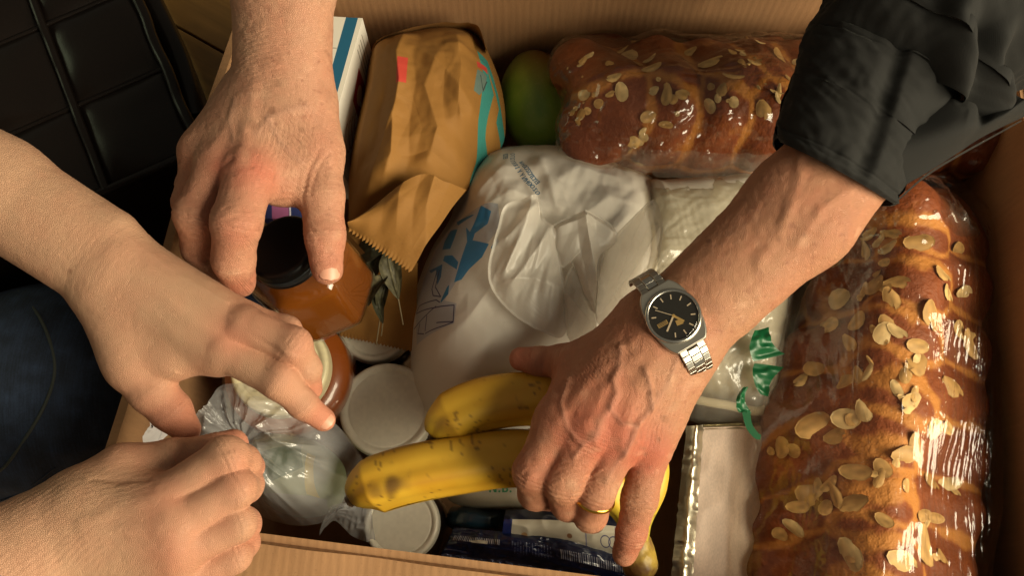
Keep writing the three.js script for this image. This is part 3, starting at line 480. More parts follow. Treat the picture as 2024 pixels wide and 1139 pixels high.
// ---------- bananas ----------
{
  const t = thing('banana_bunch', 'bunch of speckled yellow bananas under the elderly hand', 'bananas', P(1260, 1100, .15));
  const banMat = new THREE.MeshPhysicalMaterial({ vertexColors: true, roughness: .5, clearcoat: .12, clearcoatRoughness: .4 });
  const banana = (pts, R, sd, marks) => {
    const k = curve(pts), N = 160, M = 60, fr = k.computeFrenetFrames(N, false);
    const g = gridGeo(M, N, (u, v) => {
      const i = Math.round(v * N), a = u * Math.PI * 2, c = k.getPointAt(v), tp = Math.min(1, Math.pow(v / .1, .55)), te = 1 - .62 * sstep(.74, .93, v), pent = 1 + .055 * Math.cos(5 * a + 1) + .012 * Math.cos(10 * a);
      const tgt = k.getTangentAt(v), up = V(0, 1, 0).addScaledVector(tgt, -tgt.y).normalize(), sd2 = tgt.clone().cross(up);
      let r = R * Math.max(.22, tp) * te * pent * (1 + .02 * noise3(v * 6, a, sd)); if (v < .02) r = Math.min(r, R * .24);
      return c.addScaledVector(sd2, Math.cos(a) * r).addScaledVector(up, Math.sin(a) * r);
    }, { closeU: true, col: (u, v, p) => {
      const a = u * Math.PI * 2, n = fbm(p.x * 40 + sd, p.y * 40, p.z * 40, 4), edge = Math.max(0, Math.cos(5 * a + 1)) ** 8;
      let c = mix3([.62, .375, .03], [.53, .275, .015], clamp(.35 + n * 1.2)); c = mix3(c, [.40, .19, .03], edge * .35 * (.6 + n));
      c = mix3(c, [.34, .36, .03], .55 * sstep(.74, .92, v)); c = mix3(c, [.32, .3, .03], .5 * sstep(.09, .02, v)); if (v < .018) c = [.05, .03, .015];
      const s1 = noise3(p.x * 420 + sd, p.y * 420, p.z * 420) + .35 * noise3(p.x * 60, p.y * 60, p.z * 60 + sd); if (s1 > .72) c = mix3(c, [.1, .045, .012], clamp((s1 - .72) * 5) * .8);
      const s2 = noise3(p.x * 900 + 7, p.y * 300, p.z * 250 + sd) * (noise3(p.x * 35, 2, p.z * 35) > .15 ? 1 : 0); if (s2 > .5) c = mix3(c, [.12, .055, .014], .7);
      for (const [q, r, o] of marks) { const d = p.distanceTo(q) / r * (1 + .5 * noise3(p.x * 160, p.y * 160, p.z * 160)); if (d < 1.5) c = mix3(c, [.09, .04, .014], o * (1 - sstep(.3, 1.4, d))); }
      return c;
    } });
    return g;
  };
  part('banana', banana(L(.2, [855, 868, .203], [882, 832, .21], [960, 797, .215], [1060, 787, .215], [1170, 810, .211], [1252, 880, .205], [1276, 960, .200], [1266, 1040, .193], [1258, 1095, .188]), .0172, 1, [[P(870, 850, .225), .008, .4], [P(1030, 800, .235), .004, .5]]), banMat, t);
  part('banana', banana(L(.2, [690, 992, .188], [735, 960, .196], [810, 936, .203], [900, 918, .207], [1010, 904, .207], [1110, 915, .204], [1195, 955, .199], [1238, 1020, .191], [1250, 1090, .187]), .0182, 5, [[P(775, 962, .222), .0085, .85], [P(745, 972, .215), .006, .55], [P(700, 985, .2), .006, .6]]), banMat, t);
  const sg = surfaceNets(((bs) => (x, y, z) => { let d = 1; for (const b of bs) d = smin(d, b.d(x, y, z), .006); return d; })([new Bone(P(1257, 1075, .188), P(1262, 1112, .186), .0098, .0112), new Bone(P(1248, 1080, .187), P(1270, 1118, .184), .0075, .0078)]), P(1200, 1040, .22).setY(.16), P(1320, 1160, .22).setY(.215), .001);
  displace(sg, (p) => .0012 * fbm(p.x * 180, p.y * 180, p.z * 180, 3));
  colourise(sg, (p) => mix3([.48, .33, .05], [.16, .08, .025], clamp(.3 + fbm(p.x * 150, p.y * 150, p.z * 150, 3) * 1.4 + sstep(P(1260, 1108, .19).z, P(1260, 1130, .19).z, p.z) * .8)));
  part('stem', sg, banMat, t);
}

// ---------- braided loaves ----------
const crackle = dataTex(512, (u, v) => { const h = .45 * tnoise(u, v, 40, 40, 1) + .3 * tnoise(u, v, 110, 110, 2) + .25 * Math.abs(tnoise(u, v, 26, 34, 3) - .5) * 2; return [h, h, h]; }, false);
const crust = new THREE.MeshPhysicalMaterial({ vertexColors: true, roughness: .6, specularIntensity: .6, bumpMap: crackle, bumpScale: .0007 });
const filmMat = new THREE.MeshPhysicalMaterial({ color: 0xf6f4ee, roughness: .13, transmission: 1, thickness: 0, ior: 1.5, side: THREE.DoubleSide });
const almond = ['', ''].map((_, k) => { const top = (s, z0) => gridGeo(12, 3, (u, v) => { const a = u * Math.PI * 2, r = v * (k ? (1 - .35 * Math.max(0, Math.cos(a * 1.5 + .4))) : 1 - .1 * Math.max(0, Math.cos(a)) ** 3); return V(Math.cos(a) * r, z0 + .12 * r * r * Math.cos(2 * a) + (v > .9 ? -.05 * s : 0), Math.sin(a) * r * .62); }); const a = top(1, .075), b = top(-1, 0); b.index.array.reverse(); b.computeVertexNormals(); return planarUV(mergeGeometries([a, b]), 3); });
const almondMats = [[.78, .56, .28], [.72, .48, .22], [.82, .64, .38], [.66, .42, .18]].map((c, i) => new THREE.MeshStandardMaterial({ color: new THREE.Color().setRGB(...c), roughness: .6, map: i === 9 ? null : dataTex(64, (u, v) => { const k = .82 + .25 * (tnoise(u, v, 9, 9, i) - .3); return [k, k * .96, k * .88]; }) }));
function loaf({ loose, label, lobes, core, flakes, zoom, wrinkle, at, seedv, dark }) {
  const t = thing('braided_loaf', label, 'bread', at);
  const lb = lobes.map(([a, b, r1, r2]) => new Bone(a, b, r1, r2)), cb = core.map(([a, b, r1, r2]) => new Bone(a, b, r1, r2));
  const lu = union(lb, .011), cu = union(cb, .02), wp = (x, y, z) => [x + .0075 * noise3(x * 26 + seedv, y * 26, z * 26), y + .003 * noise3(x * 30, y * 30 + 7, z * 30), z + .0075 * noise3(x * 26, y * 26, z * 26 + 13 + seedv)], sdf = (x, y, z) => { const [a, b, c] = wp(x, y, z); return smin(lu(a, b, c), cu(a, b, c), .01) * .86; };
  const [lo, hi] = boneBounds([...lb, ...cb], .008); lo.y = Math.max(lo.y, .08);
  const g = surfaceNets(sdf, lo, hi, .0016);
  displace(g, (p) => .0018 * fbm(p.x * 55, p.y * 55, p.z * 55, 3) + .0005 * fbm(p.x * 300, p.y * 300, p.z * 300, 3) - .0012 * Math.max(0, noise3(p.x * 130, p.y * 130, p.z * 130 + seedv) - .62));
  colourise(g, (p, n) => {
    let d1 = 1, d2 = 1; const [wx, wy, wz] = wp(p.x, p.y, p.z); for (const b of lb) { const d = b.d(wx, wy, wz); if (d < d1) { d2 = d1; d1 = d; } else if (d < d2) d2 = d; }
    const f = fbm(p.x * 40 + seedv, p.y * 40, p.z * 40, 4), f2 = noise3(p.x * 260, p.y * 260, p.z * 260), bake = clamp(sstep(.0004, .0062, d2 - d1 + .0025 * f) * (.86 + .7 * f) + .16 * f2 + .25 * (f - .1));
    let c = mix3([.47, .19, .045], [.225, .056, .016], sstep(0, .55, bake)); c = mix3(c, [.09, .020, .008], dark * sstep(.5, 1, bake + .22 * f)); return c;
  });
  planarUV(g, .09); part('crust', g, crust, t);
  // almond flakes lying on the crust
  const more = Array.from({ length: 26 }, () => { const b = flakes[Math.floor(rnd() * flakes.length)], k = zoom[2] * 30; return [b[0] + (rnd() - .5) * k * 2, b[1] + (rnd() - .5) * k * 2, b[2] * (.35 + .4 * rnd()), b[3] * (.4 + .4 * rnd())]; });
  for (const [zx, zy, w, h, an] of [...flakes, ...more]) {
    const px = zx / zoom[2] + zoom[0], py = zy / zoom[2] + zoom[1]; let y = .27, q = P(px, py, y), k = 0;
    for (; k < 90; k++) { q = P(px, py, y); const d = sdf(q.x, q.y, q.z); if (d < .0003) break; y -= Math.max(d * .8, .0003); if (y < .1) break; }
    if (y < .1) continue;
    const e = .0008, d0 = sdf(q.x, q.y, q.z), n = V(sdf(q.x + e, q.y, q.z) - d0, sdf(q.x, q.y + e, q.z) - d0, sdf(q.x, q.y, q.z + e) - d0).normalize();
    n.add(V(rnd() - .5, 0, rnd() - .5).multiplyScalar(.5)).normalize();
    const s = zoom[3] * (.85 - q.y) / .97 / F / zoom[2], m = part('almond_flake', almond[rnd() < .55 ? 0 : 1], almondMats[Math.floor(rnd() * 4)], t, false);
    m.quaternion.setFromUnitVectors(V(0, 1, 0), n); m.rotateY(-(an ?? rnd() * 180) * Math.PI / 180); m.scale.set(w * s, Math.max(w, h) * s * .9, h * s / .62); m.position.copy(q).addScaledVector(n, .0006).sub(t.position);
  }
  const fu = union([...lb, ...cb], loose), fs = (x, y, z) => { const [a, b, c] = wp(x, y, z); return fu(a, b, c) * .86 - .0009; };
  const fg = surfaceNets(fs, lo.clone().subScalar(.006), hi.clone().addScalar(.006), .00095); displace(fg, wrinkle); part('plastic_wrap', fg, filmMat, t);
  return t;
}
{
  const jt = () => (rnd() - .5) * 32, jr = () => (rnd() - .5) * .0055; const Z1 = [1020, 40, 3.35, 1.4], lob = [], core = []; let y0 = .178;
  const A = (s, o, y) => P(1150 + s, 205 + s * .012 + o, y);
  for (let i = 0; i < 8; i++) { const s = 38 + i * 104; lob.push([A(s - 14 + jt(), -64, .168), A(s + 40 + jt(), -20, .192), .0235 + jr(), .020 + jr()]); lob.push([A(s + 26 + jt(), 10, .194), A(s - 2 + jt(), 62, .174), .0225 + jr(), .0245 + jr()]); lob.push([A(s + 48 + jt(), 92, .145), A(s - 10, 96, .13), .0225, .021]); lob.push([A(s + 20, -84, .14), A(s - 10, -88, .13), .021, .02]); }
  core.push([A(60, -20, .15), A(715, -20, .15), .033, .033], [A(60, 50, .145), A(715, 50, .145), .031, .031]);
  loaf({ label: 'film wrapped braided loaf with almond flakes along the far wall of the box', lobes: lob, core, zoom: Z1, loose: .018, seedv: 4, dark: .5, at: P(1150, 205, .1),
    flakes: [[760, 240, 65, 45, 155], [885, 260, 42, 24, 160], [895, 320, 58, 34, 160], [480, 240, 34, 16, 150], [440, 272, 32, 16, 130], [425, 300, 22, 12], [620, 290, 25, 24], [650, 385, 46, 32, 165], [455, 500, 42, 32, 45], [520, 495, 16, 16], [625, 490, 30, 18, 0], [700, 480, 56, 34, 80], [550, 555, 28, 26], [475, 605, 24, 20], [430, 630, 34, 26, 120], [380, 610, 26, 18], [915, 470, 30, 28], [995, 500, 68, 30, 95], [1095, 490, 42, 32, 10], [870, 640, 46, 32, 170], [995, 690, 40, 22, 10], [1150, 215, 48, 26, 160], [1285, 280, 72, 34, 5], [1430, 215, 26, 24], [1500, 230, 24, 18], [1495, 285, 32, 26], [1575, 285, 42, 26, 10], [1740, 240, 56, 40, 85], [1855, 280, 22, 24], [1440, 375, 62, 18, 5], [1290, 445, 22, 20], [1365, 465, 46, 30, 120], [1285, 570, 44, 30, 70], [1335, 520, 26, 18], [1440, 545, 32, 26], [1605, 450, 20, 10, 80], [1740, 470, 46, 14, 100], [1720, 480, 40, 12, 20], [1730, 520, 34, 12, 70], [1640, 590, 56, 42, 90], [780, 800, 44, 38, 80], [805, 940, 48, 28, 85], [1610, 150, 36, 16, 5], [1070, 112, 42, 16, 0], [700, 205, 50, 18, 150], [800, 290, 36, 22, 170]],
    wrinkle: (p, n) => { const e = P(1300, 305, .15), low = sstep(e.z - .02, e.z + .012, p.z), r = ridge(p.x * 55, p.y * 55, p.z * 55), r2 = ridge(p.x * 150 + 4, p.y * 150, p.z * 150); return .0008 + .0012 * crease(p.x * 60, p.z * 60 + p.y * 30, 2) + .0004 * ridge(p.x * 22, p.y * 60, p.z * 190) + low * (.0016 * Math.max(0, r) + .0011 * r2) + (1 - low) * .0004 * r; } });
}
{
  const jt = () => (rnd() - .5) * 30, jr = () => (rnd() - .5) * .0055; const Z2 = [1300, 360, 1.4627, 1.26], lob = [], core = [];
  const cx = (s) => mixn(1797, 1718, sstep(430, 1000, s)), wd = (s) => mixn(80, 166, sstep(400, 860, s));
  const A = (s, o, y) => P(cx(s) + o * wd(s), s, y);
  for (let i = 0; i < 9; i++) { const s = 462 + i * 106; lob.push([A(s + 40 + jt(), -.86, .158), A(s + 2 + jt(), .06, .198), .0255 + jr(), .0235 + jr()]); lob.push([A(s - 42 + jt(), .0, .199), A(s + 26 + jt(), .84, .164), .0225 + jr(), .0255 + jr()]); lob.push([A(s + 60, -.95, .135), A(s + 10, -.95, .135), .025, .025]); }
  core.push([A(480, 0, .15), A(760, 0, .148), .034, .042], [A(760, -.35, .145), A(1260, -.35, .145), .036, .038], [A(760, .38, .145), A(1260, .38, .145), .036, .038], [A(445, -.3, .155), A(445, .6, .155), .024, .024]);
  const e1 = P(1790, 430, .19), m0 = P(1722, 700, .2), adir = P(1660, 1139, .2).sub(P(1700, 560, .2)).normalize(), xdir = V(-adir.z, 0, adir.x);
  loaf({ label: 'large film wrapped braided loaf with almond flakes by the right wall of the box', lobes: lob, core, zoom: Z2, loose: .03, seedv: 9, dark: .38, at: P(1720, 800, .1),
    flakes: [[755, 175, 38, 22, 0], [668, 190, 29, 15, 175], [615, 150, 34, 13, 175], [675, 148, 32, 13, 25], [600, 195, 26, 18, 100], [640, 170, 26, 10, 150], [520, 235, 22, 10, 160], [525, 340, 28, 28], [625, 300, 32, 24], [655, 305, 26, 18, 60], [690, 290, 34, 17, 10], [675, 335, 32, 20, 80], [497, 418, 24, 24], [575, 405, 28, 24], [660, 405, 22, 18], [690, 430, 28, 16, 50], [555, 465, 30, 16, 70], [650, 440, 30, 22], [785, 380, 34, 30, 60], [865, 190, 28, 15, 20], [820, 265, 26, 20], [880, 315, 30, 18, 10], [835, 318, 26, 18], [900, 470, 42, 18, 60], [870, 430, 26, 16], [750, 475, 28, 18], [750, 530, 34, 28, 150], [715, 560, 30, 14, 120], [690, 600, 24, 12, 70], [455, 535, 32, 24, 150], [415, 575, 24, 16, 140], [545, 570, 38, 26, 105], [580, 558, 26, 16, 90], [605, 553, 26, 10, 130], [845, 590, 36, 24], [730, 640, 32, 22, 150], [715, 630, 26, 10, 40], [740, 615, 22, 10, 110], [545, 685, 35, 24, 10], [595, 665, 33, 18, 85], [445, 705, 44, 27, 155], [510, 735, 28, 20, 5], [360, 770, 27, 20], [795, 715, 30, 24], [575, 840, 40, 20, 15], [650, 830, 26, 18, 60], [710, 785, 40, 22, 10], [437, 902, 33, 28, 40], [495, 875, 26, 14, 150], [515, 905, 36, 15, 75], [408, 940, 30, 14, 5], [485, 942, 20, 16], [570, 930, 40, 20, 170], [395, 1000, 30, 14], [355, 1018, 20, 17], [787, 865, 24, 18, 60], [835, 868, 34, 20, 5], [765, 965, 24, 14], [655, 980, 24, 14], [800, 972, 28, 12], [560, 1080, 44, 24, 60], [768, 1055, 50, 24, 95], [820, 1085, 20, 13, 80], [700, 1090, 38, 24, 30], [640, 860, 26, 12, 120], [715, 880, 18, 12]],
    wrinkle: (p, n) => {
      const q = p.clone().sub(m0), s = q.dot(xdir) , a = q.dot(adir), right = sstep(.062, -.03, s), left = 1 - right, top = 1 - sstep(e1.z + .005, e1.z + .045, p.z);
      const ss = s + .003 * noise3(a * 14, s * 30, 2) + a * .04, lines = .7 * Math.max(0, ridge(ss * 240, a * 4, 3) - .3) + .6 * Math.max(0, ridge(ss * 440 + 9, a * 5, 1) - .15), amp = right * sstep(-.12, .0, a) * (.45 + .8 * clamp(noise3(s * 22, a * 9, 5) + .5));
      return .0008 + .0016 * lines * amp + .0011 * crease(s * 50, a * 26, 5) + left * .0010 * Math.max(0, ridge(ss * 60, a * 9, 6) - .35) + top * (.0022 * Math.max(0, ridge(p.x * 60, p.y * 60, p.z * 60)) + .0012 * ridge(p.x * 170, p.y * 170, p.z * 170)) + .0003 * ridge(p.x * 90, p.y * 90, p.z * 90);
    } });
  const t1 = scene.children.filter((o) => o.name === 'braided_loaf')[0];
  part('gathered_film', coons(L(.17, [1150, 300, .165], [1240, 338, .168], [1380, 356, .168], [1560, 352, .168]), L(.19, [1140, 262, .192], [1240, 290, .196], [1380, 304, .198], [1560, 306, .198]), L(.18, [1150, 300, .165], [1140, 262, .192]), L(.18, [1560, 352, .168], [1560, 306, .198]), 240, 40, (u, v, p) => { p.y += .007 * Math.sin(Math.PI * v) + .0035 * Math.max(0, ridge(p.x * 75, 1, p.z * 80)) + .0024 * ridge(p.x * 170, 3, p.z * 170); return p; }), new THREE.MeshPhysicalMaterial({ color: 0xf0e8da, roughness: .15, transmission: .96, thickness: 0, side: THREE.DoubleSide }), t1);
  const tt = scene.children.filter((o) => o.name === 'braided_loaf_001')[0];
  part('gathered_film', dome(L(.19, [1735, 440, .2], [1755, 405, .2], [1800, 386, .2], [1860, 398, .19], [1910, 440, .175], [1925, 490, .16], [1895, 480, .19], [1850, 452, .205], [1795, 440, .21]), P(1830, 425, .212), 160, 50, (r, x, z, u, y) => mixn(.216, y, r * r) + .004 * Math.max(0, ridge(x * 70, 1, z * 70)) + .0025 * ridge(x * 150, 3, z * 150)), new THREE.MeshPhysicalMaterial({ color: 0xf0ece2, roughness: .16, transmission: .97, thickness: 0, side: THREE.DoubleSide }), tt);
}
// planar uv seen from straight above over a rectangle of the room, and a canvas drawn in photograph places at height y
function topPrint(g, w, h, y, corner0, corner1, draw) {
  const a = P(corner0[0], corner0[1], y), b = P(corner1[0], corner1[1], y), x0 = Math.min(a.x, b.x), x1 = Math.max(a.x, b.x), z0 = Math.min(a.z, b.z), z1 = Math.max(a.z, b.z), p = g.attributes.position, uv = [];
  for (let i = 0; i < p.count; i++) uv.push((p.getX(i) - x0) / (x1 - x0), 1 - (p.getZ(i) - z0) / (z1 - z0));
  g.setAttribute('uv', new THREE.Float32BufferAttribute(uv, 2));
  const to = (x, y2) => { const q = P(x, y2, y); return [(q.x - x0) / (x1 - x0) * w, (q.z - z0) / (z1 - z0) * h]; };
  return canvasTex(w, h, (c) => draw(c, to));
}
const soft = (c, to, pts, fill) => { const q = pts.map((p) => to(...p)), n = q.length, m = (i) => [(q[i % n][0] + q[(i + 1) % n][0]) / 2, (q[i % n][1] + q[(i + 1) % n][1]) / 2]; c.beginPath(); c.moveTo(...m(0)); for (let i = 1; i <= n; i++) c.quadraticCurveTo(...q[i % n], ...m(i)); c.fillStyle = fill; c.fill(); };
const poly = (c, to, pts, fill, stroke, lw = 3) => { c.beginPath(); pts.forEach(([x, y], i) => { const q = to(x, y); i ? c.lineTo(...q) : c.moveTo(...q); }); if (fill) { c.closePath(); c.fillStyle = fill; c.fill(); } if (stroke) { c.strokeStyle = stroke; c.lineWidth = lw; c.stroke(); } };
const speckle = (c, w, h, n, cols, s) => { for (let i = 0; i < n; i++) { c.fillStyle = cols[Math.floor(rnd() * cols.length)]; c.globalAlpha = .05 + .1 * rnd(); c.fillRect(rnd() * w, rnd() * h, s * (1 + 6 * rnd()), s * (.4 + rnd())); } c.globalAlpha = 1; };

// ---------- white carton at the left ----------
{
  const A = P(717, 36, .215), B = P(651, 275, .215), lv = P(575, 28, .215).sub(A), t = thing('carton', 'white carton with teal stripe and red picture beside the paper bag', 'carton', A.clone().setY(0));
  const face = (a, b, c, d) => gridGeo(8, 8, (u, v) => a.clone().multiplyScalar((1 - u) * (1 - v)).addScaledVector(b, u * (1 - v)).addScaledVector(c, (1 - u) * v).addScaledVector(d, u * v));
  const at = (p, y) => V(p.x, y, p.z), C = B.clone().add(lv), D = A.clone().add(lv);
  const top = canvasTex(512, 768, (c, w, h) => {
    c.fillStyle = '#d9d3c6'; c.fillRect(0, 0, w, h); c.fillStyle = '#1f5a78'; c.fillRect(w - 118, 0, 86, h); c.fillStyle = '#8f8a80';
    for (let i = 0; i < 34; i++) { const y = 30 + i * 20; if (i === 8 || i === 9) continue; c.fillRect(40, y, 270 * (.6 + .4 * rnd()), i < 8 ? 5 : 7); } c.fillStyle = '#55524c'; c.fillRect(20, 200, 370, 4);
  });
  part('top_panel', face(B.clone().add(lv), B, D, A), new THREE.MeshStandardMaterial({ map: top, roughness: .5 }), t);
  const side = canvasTex(512, 512, (c, w, h) => { // u along depth from the near end to the far end
    c.fillStyle = '#dcd7cd'; c.fillRect(0, 0, w, h); c.fillStyle = '#a8322c'; c.beginPath(); c.moveTo(250, 150); c.lineTo(370, 110); c.lineTo(380, 330); c.lineTo(240, 350); c.fill(); c.fillStyle = '#e7c9a8'; c.beginPath(); c.ellipse(310, 210, 34, 44, .4, 0, 7); c.fill(); c.fillStyle = '#6d3a2c'; c.beginPath(); c.ellipse(305, 290, 40, 22, .4, 0, 7); c.fill(); c.fillStyle = '#e9e4da'; c.fillRect(290, 240, 18, 60);
    c.strokeStyle = '#b59a85'; c.lineWidth = 10; for (let i = 0; i < 4; i++) { c.beginPath(); c.ellipse(120 + i * 30, 210 + i * 22, 26, 60, .5, 0, 5); c.stroke(); } c.fillStyle = '#7b776e'; for (let i = 0; i < 4; i++) c.fillRect(400 + i * 22, 40, 5, 300); c.fillStyle = '#17394a'; c.fillRect(0, 400, w, 112);
  });
  part('side_panel', face(at(B, .1), at(A, .1), B, A), new THREE.MeshStandardMaterial({ map: side, roughness: .5 }), t);
  const m = new THREE.MeshStandardMaterial({ color: 0xd9d3c6, roughness: .55 });
  part('end_panel', face(at(A, .1), at(D, .1), A, D), m, t); part('end_panel', face(at(C, .1), at(B, .1), C, B), m, t); part('side_panel', face(at(D, .1), at(C, .1), D, C), m, t); part('base_panel', face(at(D, .1), at(A, .1), at(C, .1), at(B, .1)), m, t);
}
// ---------- paper bag of dried leaves ----------
{
  const t = thing('paper_bag', 'crumpled brown kraft paper bag with teal print and a torn open mouth', 'paper bag', P(845, 250, .1));
  const fibre = (c, w, h, base) => { c.fillStyle = base; c.fillRect(0, 0, w, h); speckle(c, w, h, 5000, ['#5d3c16', '#a87a3c', '#70481c', '#9c6c30'], 2); };
  const KR = '#8c6127';
  const out = L(.15, [716, 190], [728, 112], [748, 78], [800, 64], [880, 48, .17], [942, 62, .17], [968, 105], [990, 165], [999, 230], [992, 285], [950, 325, .16], [926, 372, .18], [880, 410, .18], [800, 440, .175], [700, 452, .17], [688, 400], [690, 320], [702, 250]);
  const fo = [[L(.2, [800, 80], [790, 130], [797, 190], [785, 260], [782, 330], [760, 390]), .0085, .011], [L(.2, [782, 255], [745, 345], [715, 430]), .006, .012], [L(.2, [905, 80], [915, 150], [910, 230], [925, 300], [912, 370]), .006, .011], [L(.2, [820, 110], [870, 150], [905, 190], [940, 240]), .0035, .008], [L(.2, [745, 90], [735, 200], [700, 330]), .007, .013], [L(.2, [870, 130], [845, 200], [870, 280], [850, 340]), .0035, .01], [L(.2, [960, 120], [940, 200], [930, 270]), .005, .009], [L(.2, [800, 330], [850, 320], [920, 350]), -.004, .012], [L(.2, [700, 330], [760, 300], [790, 260]), -.004, .016], [L(.2, [885, 105], [955, 108]), .003, .006]];
  const g = dome(out, P(838, 240, .225), 220, 90, (r, x, z, u, y) => mixn(.226, y, Math.pow(r, 2.6)) - .004 + (1 - .3 * r) * fold(x, z, fo) + .0022 * noise3(x * 22 + 2, 1, z * 12) * (1 - r * r) + .0022 * crease(x * 34, z * 22, 2.4) * (1 - r * r) + .0003 * noise3(x * 240, 5, z * 240));
  const tex = topPrint(g, 1024, 1024, .2, [670, 30], [1010, 470], (c, to) => {
    fibre(c, 1024, 1024, KR);
    poly(c, to, [[942, 82], [962, 82], [985, 150], [998, 215], [1000, 250], [988, 300], [958, 330], [925, 345], [940, 280], [948, 230], [957, 150]], '#2f7f78');
    poly(c, to, [[962, 115], [978, 150], [985, 175], [980, 210], [988, 230], [977, 270], [968, 285], [958, 250], [968, 200], [975, 160]], '#91672b');
    poly(c, to, [[955, 305], [975, 290], [985, 300], [965, 320]], '#91672b');
    poly(c, to, [[942, 118], [962, 116], [963, 130], [944, 133]], '#b03a2c'); poly(c, to, [[944, 140], [962, 138], [958, 175], [948, 196], [938, 196]], '#5c6f68'); poly(c, to, [[950, 150], [955, 180], [962, 150]], null, '#2c3a38', 4);
    poly(c, to, [[793, 143], [812, 140], [810, 196], [791, 198]], '#b3392b');
  });
  part('sheet', g, new THREE.MeshStandardMaterial({ map: tex, roughness: .78, side: THREE.DoubleSide }), t);
  // standing rim of paper behind the top
  const kraftC = canvasTex(512, 512, (c, w, h) => fibre(c, w, h, KR)); kraftC.wrapS = kraftC.wrapT = THREE.RepeatWrapping;
  const kraft = new THREE.MeshStandardMaterial({ map: kraftC, roughness: .78, side: THREE.DoubleSide });
  part('fold', coons(L(.17, [735, 116], [775, 78], [850, 66], [935, 72], [966, 108]), L(.2, [744, 78], [790, 62], [890, 42], [942, 52], [962, 96]), L(.18, [735, 116, .16], [744, 78, .2]), L(.18, [966, 108, .16], [962, 96, .2]), 60, 8, (u, v, p) => { p.y += .003 * noise3(u * 9, v * 2, 1); return p; }), kraft, t);
  // serrated edges
  const teeth = (a, b, n, depth) => { const o = [], d = b.clone().sub(a), s = V(-d.z, 0, d.x).normalize(); for (let i = 0; i <= n * 2; i++) o.push(a.clone().addScaledVector(d, i / (n * 2)).addScaledVector(s, (i % 2 ? depth : 0))); return (u) => { const f = u * n * 2, i = Math.min(n * 2 - 1, Math.floor(f)); return o[i].clone().lerp(o[i + 1], f - i); }; };
  const front = (n) => {
    const a0 = P(690, 452, .214), b0 = P(814, 535, .205), E0 = teeth(a0, b0, n, .0022), E = (u, v) => a0.clone().lerp(b0, u).lerp(E0(u), Math.max(0, 1 - v * 22)), T = curve(L(.22, [694, 446, .212], [760, 395, .218], [832, 348, .226], [880, 362, .222], [922, 376, .206])), fo2 = [[L(.2, [832, 350], [800, 400], [790, 470]), .003, .01], [L(.2, [870, 365], [850, 430], [845, 500]), .0042, .009], [L(.2, [900, 372], [868, 440], [820, 500]), .003, .008], [L(.2, [720, 430], [790, 400], [840, 360]), .003, .008]];
    return gridGeo(n * 2 * 4, 40, (u, v) => { const p = E(u, v).lerp(T.getPoint(u), v); p.y += .009 * Math.sin(Math.PI * v) * (1 - .4 * u) + fold(p.x, p.z, fo2) * (.3 + .7 * v) + .0012 * ridge(p.x * 60, 2, p.z * 60) * v + .001 * noise3(u * 8, v * 4, 5); return p; }, { uvs: [.7, .5] });
  };
  part('front_edge', front(19), kraft, t);
  { // back sheet under the leaves
    const a0 = P(672, 662, .122), b0 = P(822, 694, .124), E0 = teeth(a0, b0, 22, .0016), E = (u, v) => a0.clone().lerp(b0, u).lerp(E0(u), Math.max(0, 1 - v * 30)), T = curve(L(.17, [684, 448, .185], [735, 470, .175], [785, 500, .17], [826, 520, .168]));
    part('back_sheet', gridGeo(22 * 8, 40, (u, v) => { const p = E(u, v).lerp(T.getPoint(u), v); p.y += -.010 * Math.sin(Math.PI * v) * Math.sin(Math.PI * u) + .001 * ridge(p.x * 50, 3, p.z * 50); return p; }, { uvs: [.7, .9] }), kraft, t);
    part('side_edge', gridGeo(30, 12, (u, v) => { const a = P(682, 455, .212).lerp(P(722, 500, .2), u), b = P(680, 492, .185).lerp(P(706, 508, .18), u); return a.lerp(b, v); }, { uvs: [.2, .1] }), kraft, t);
  }
}
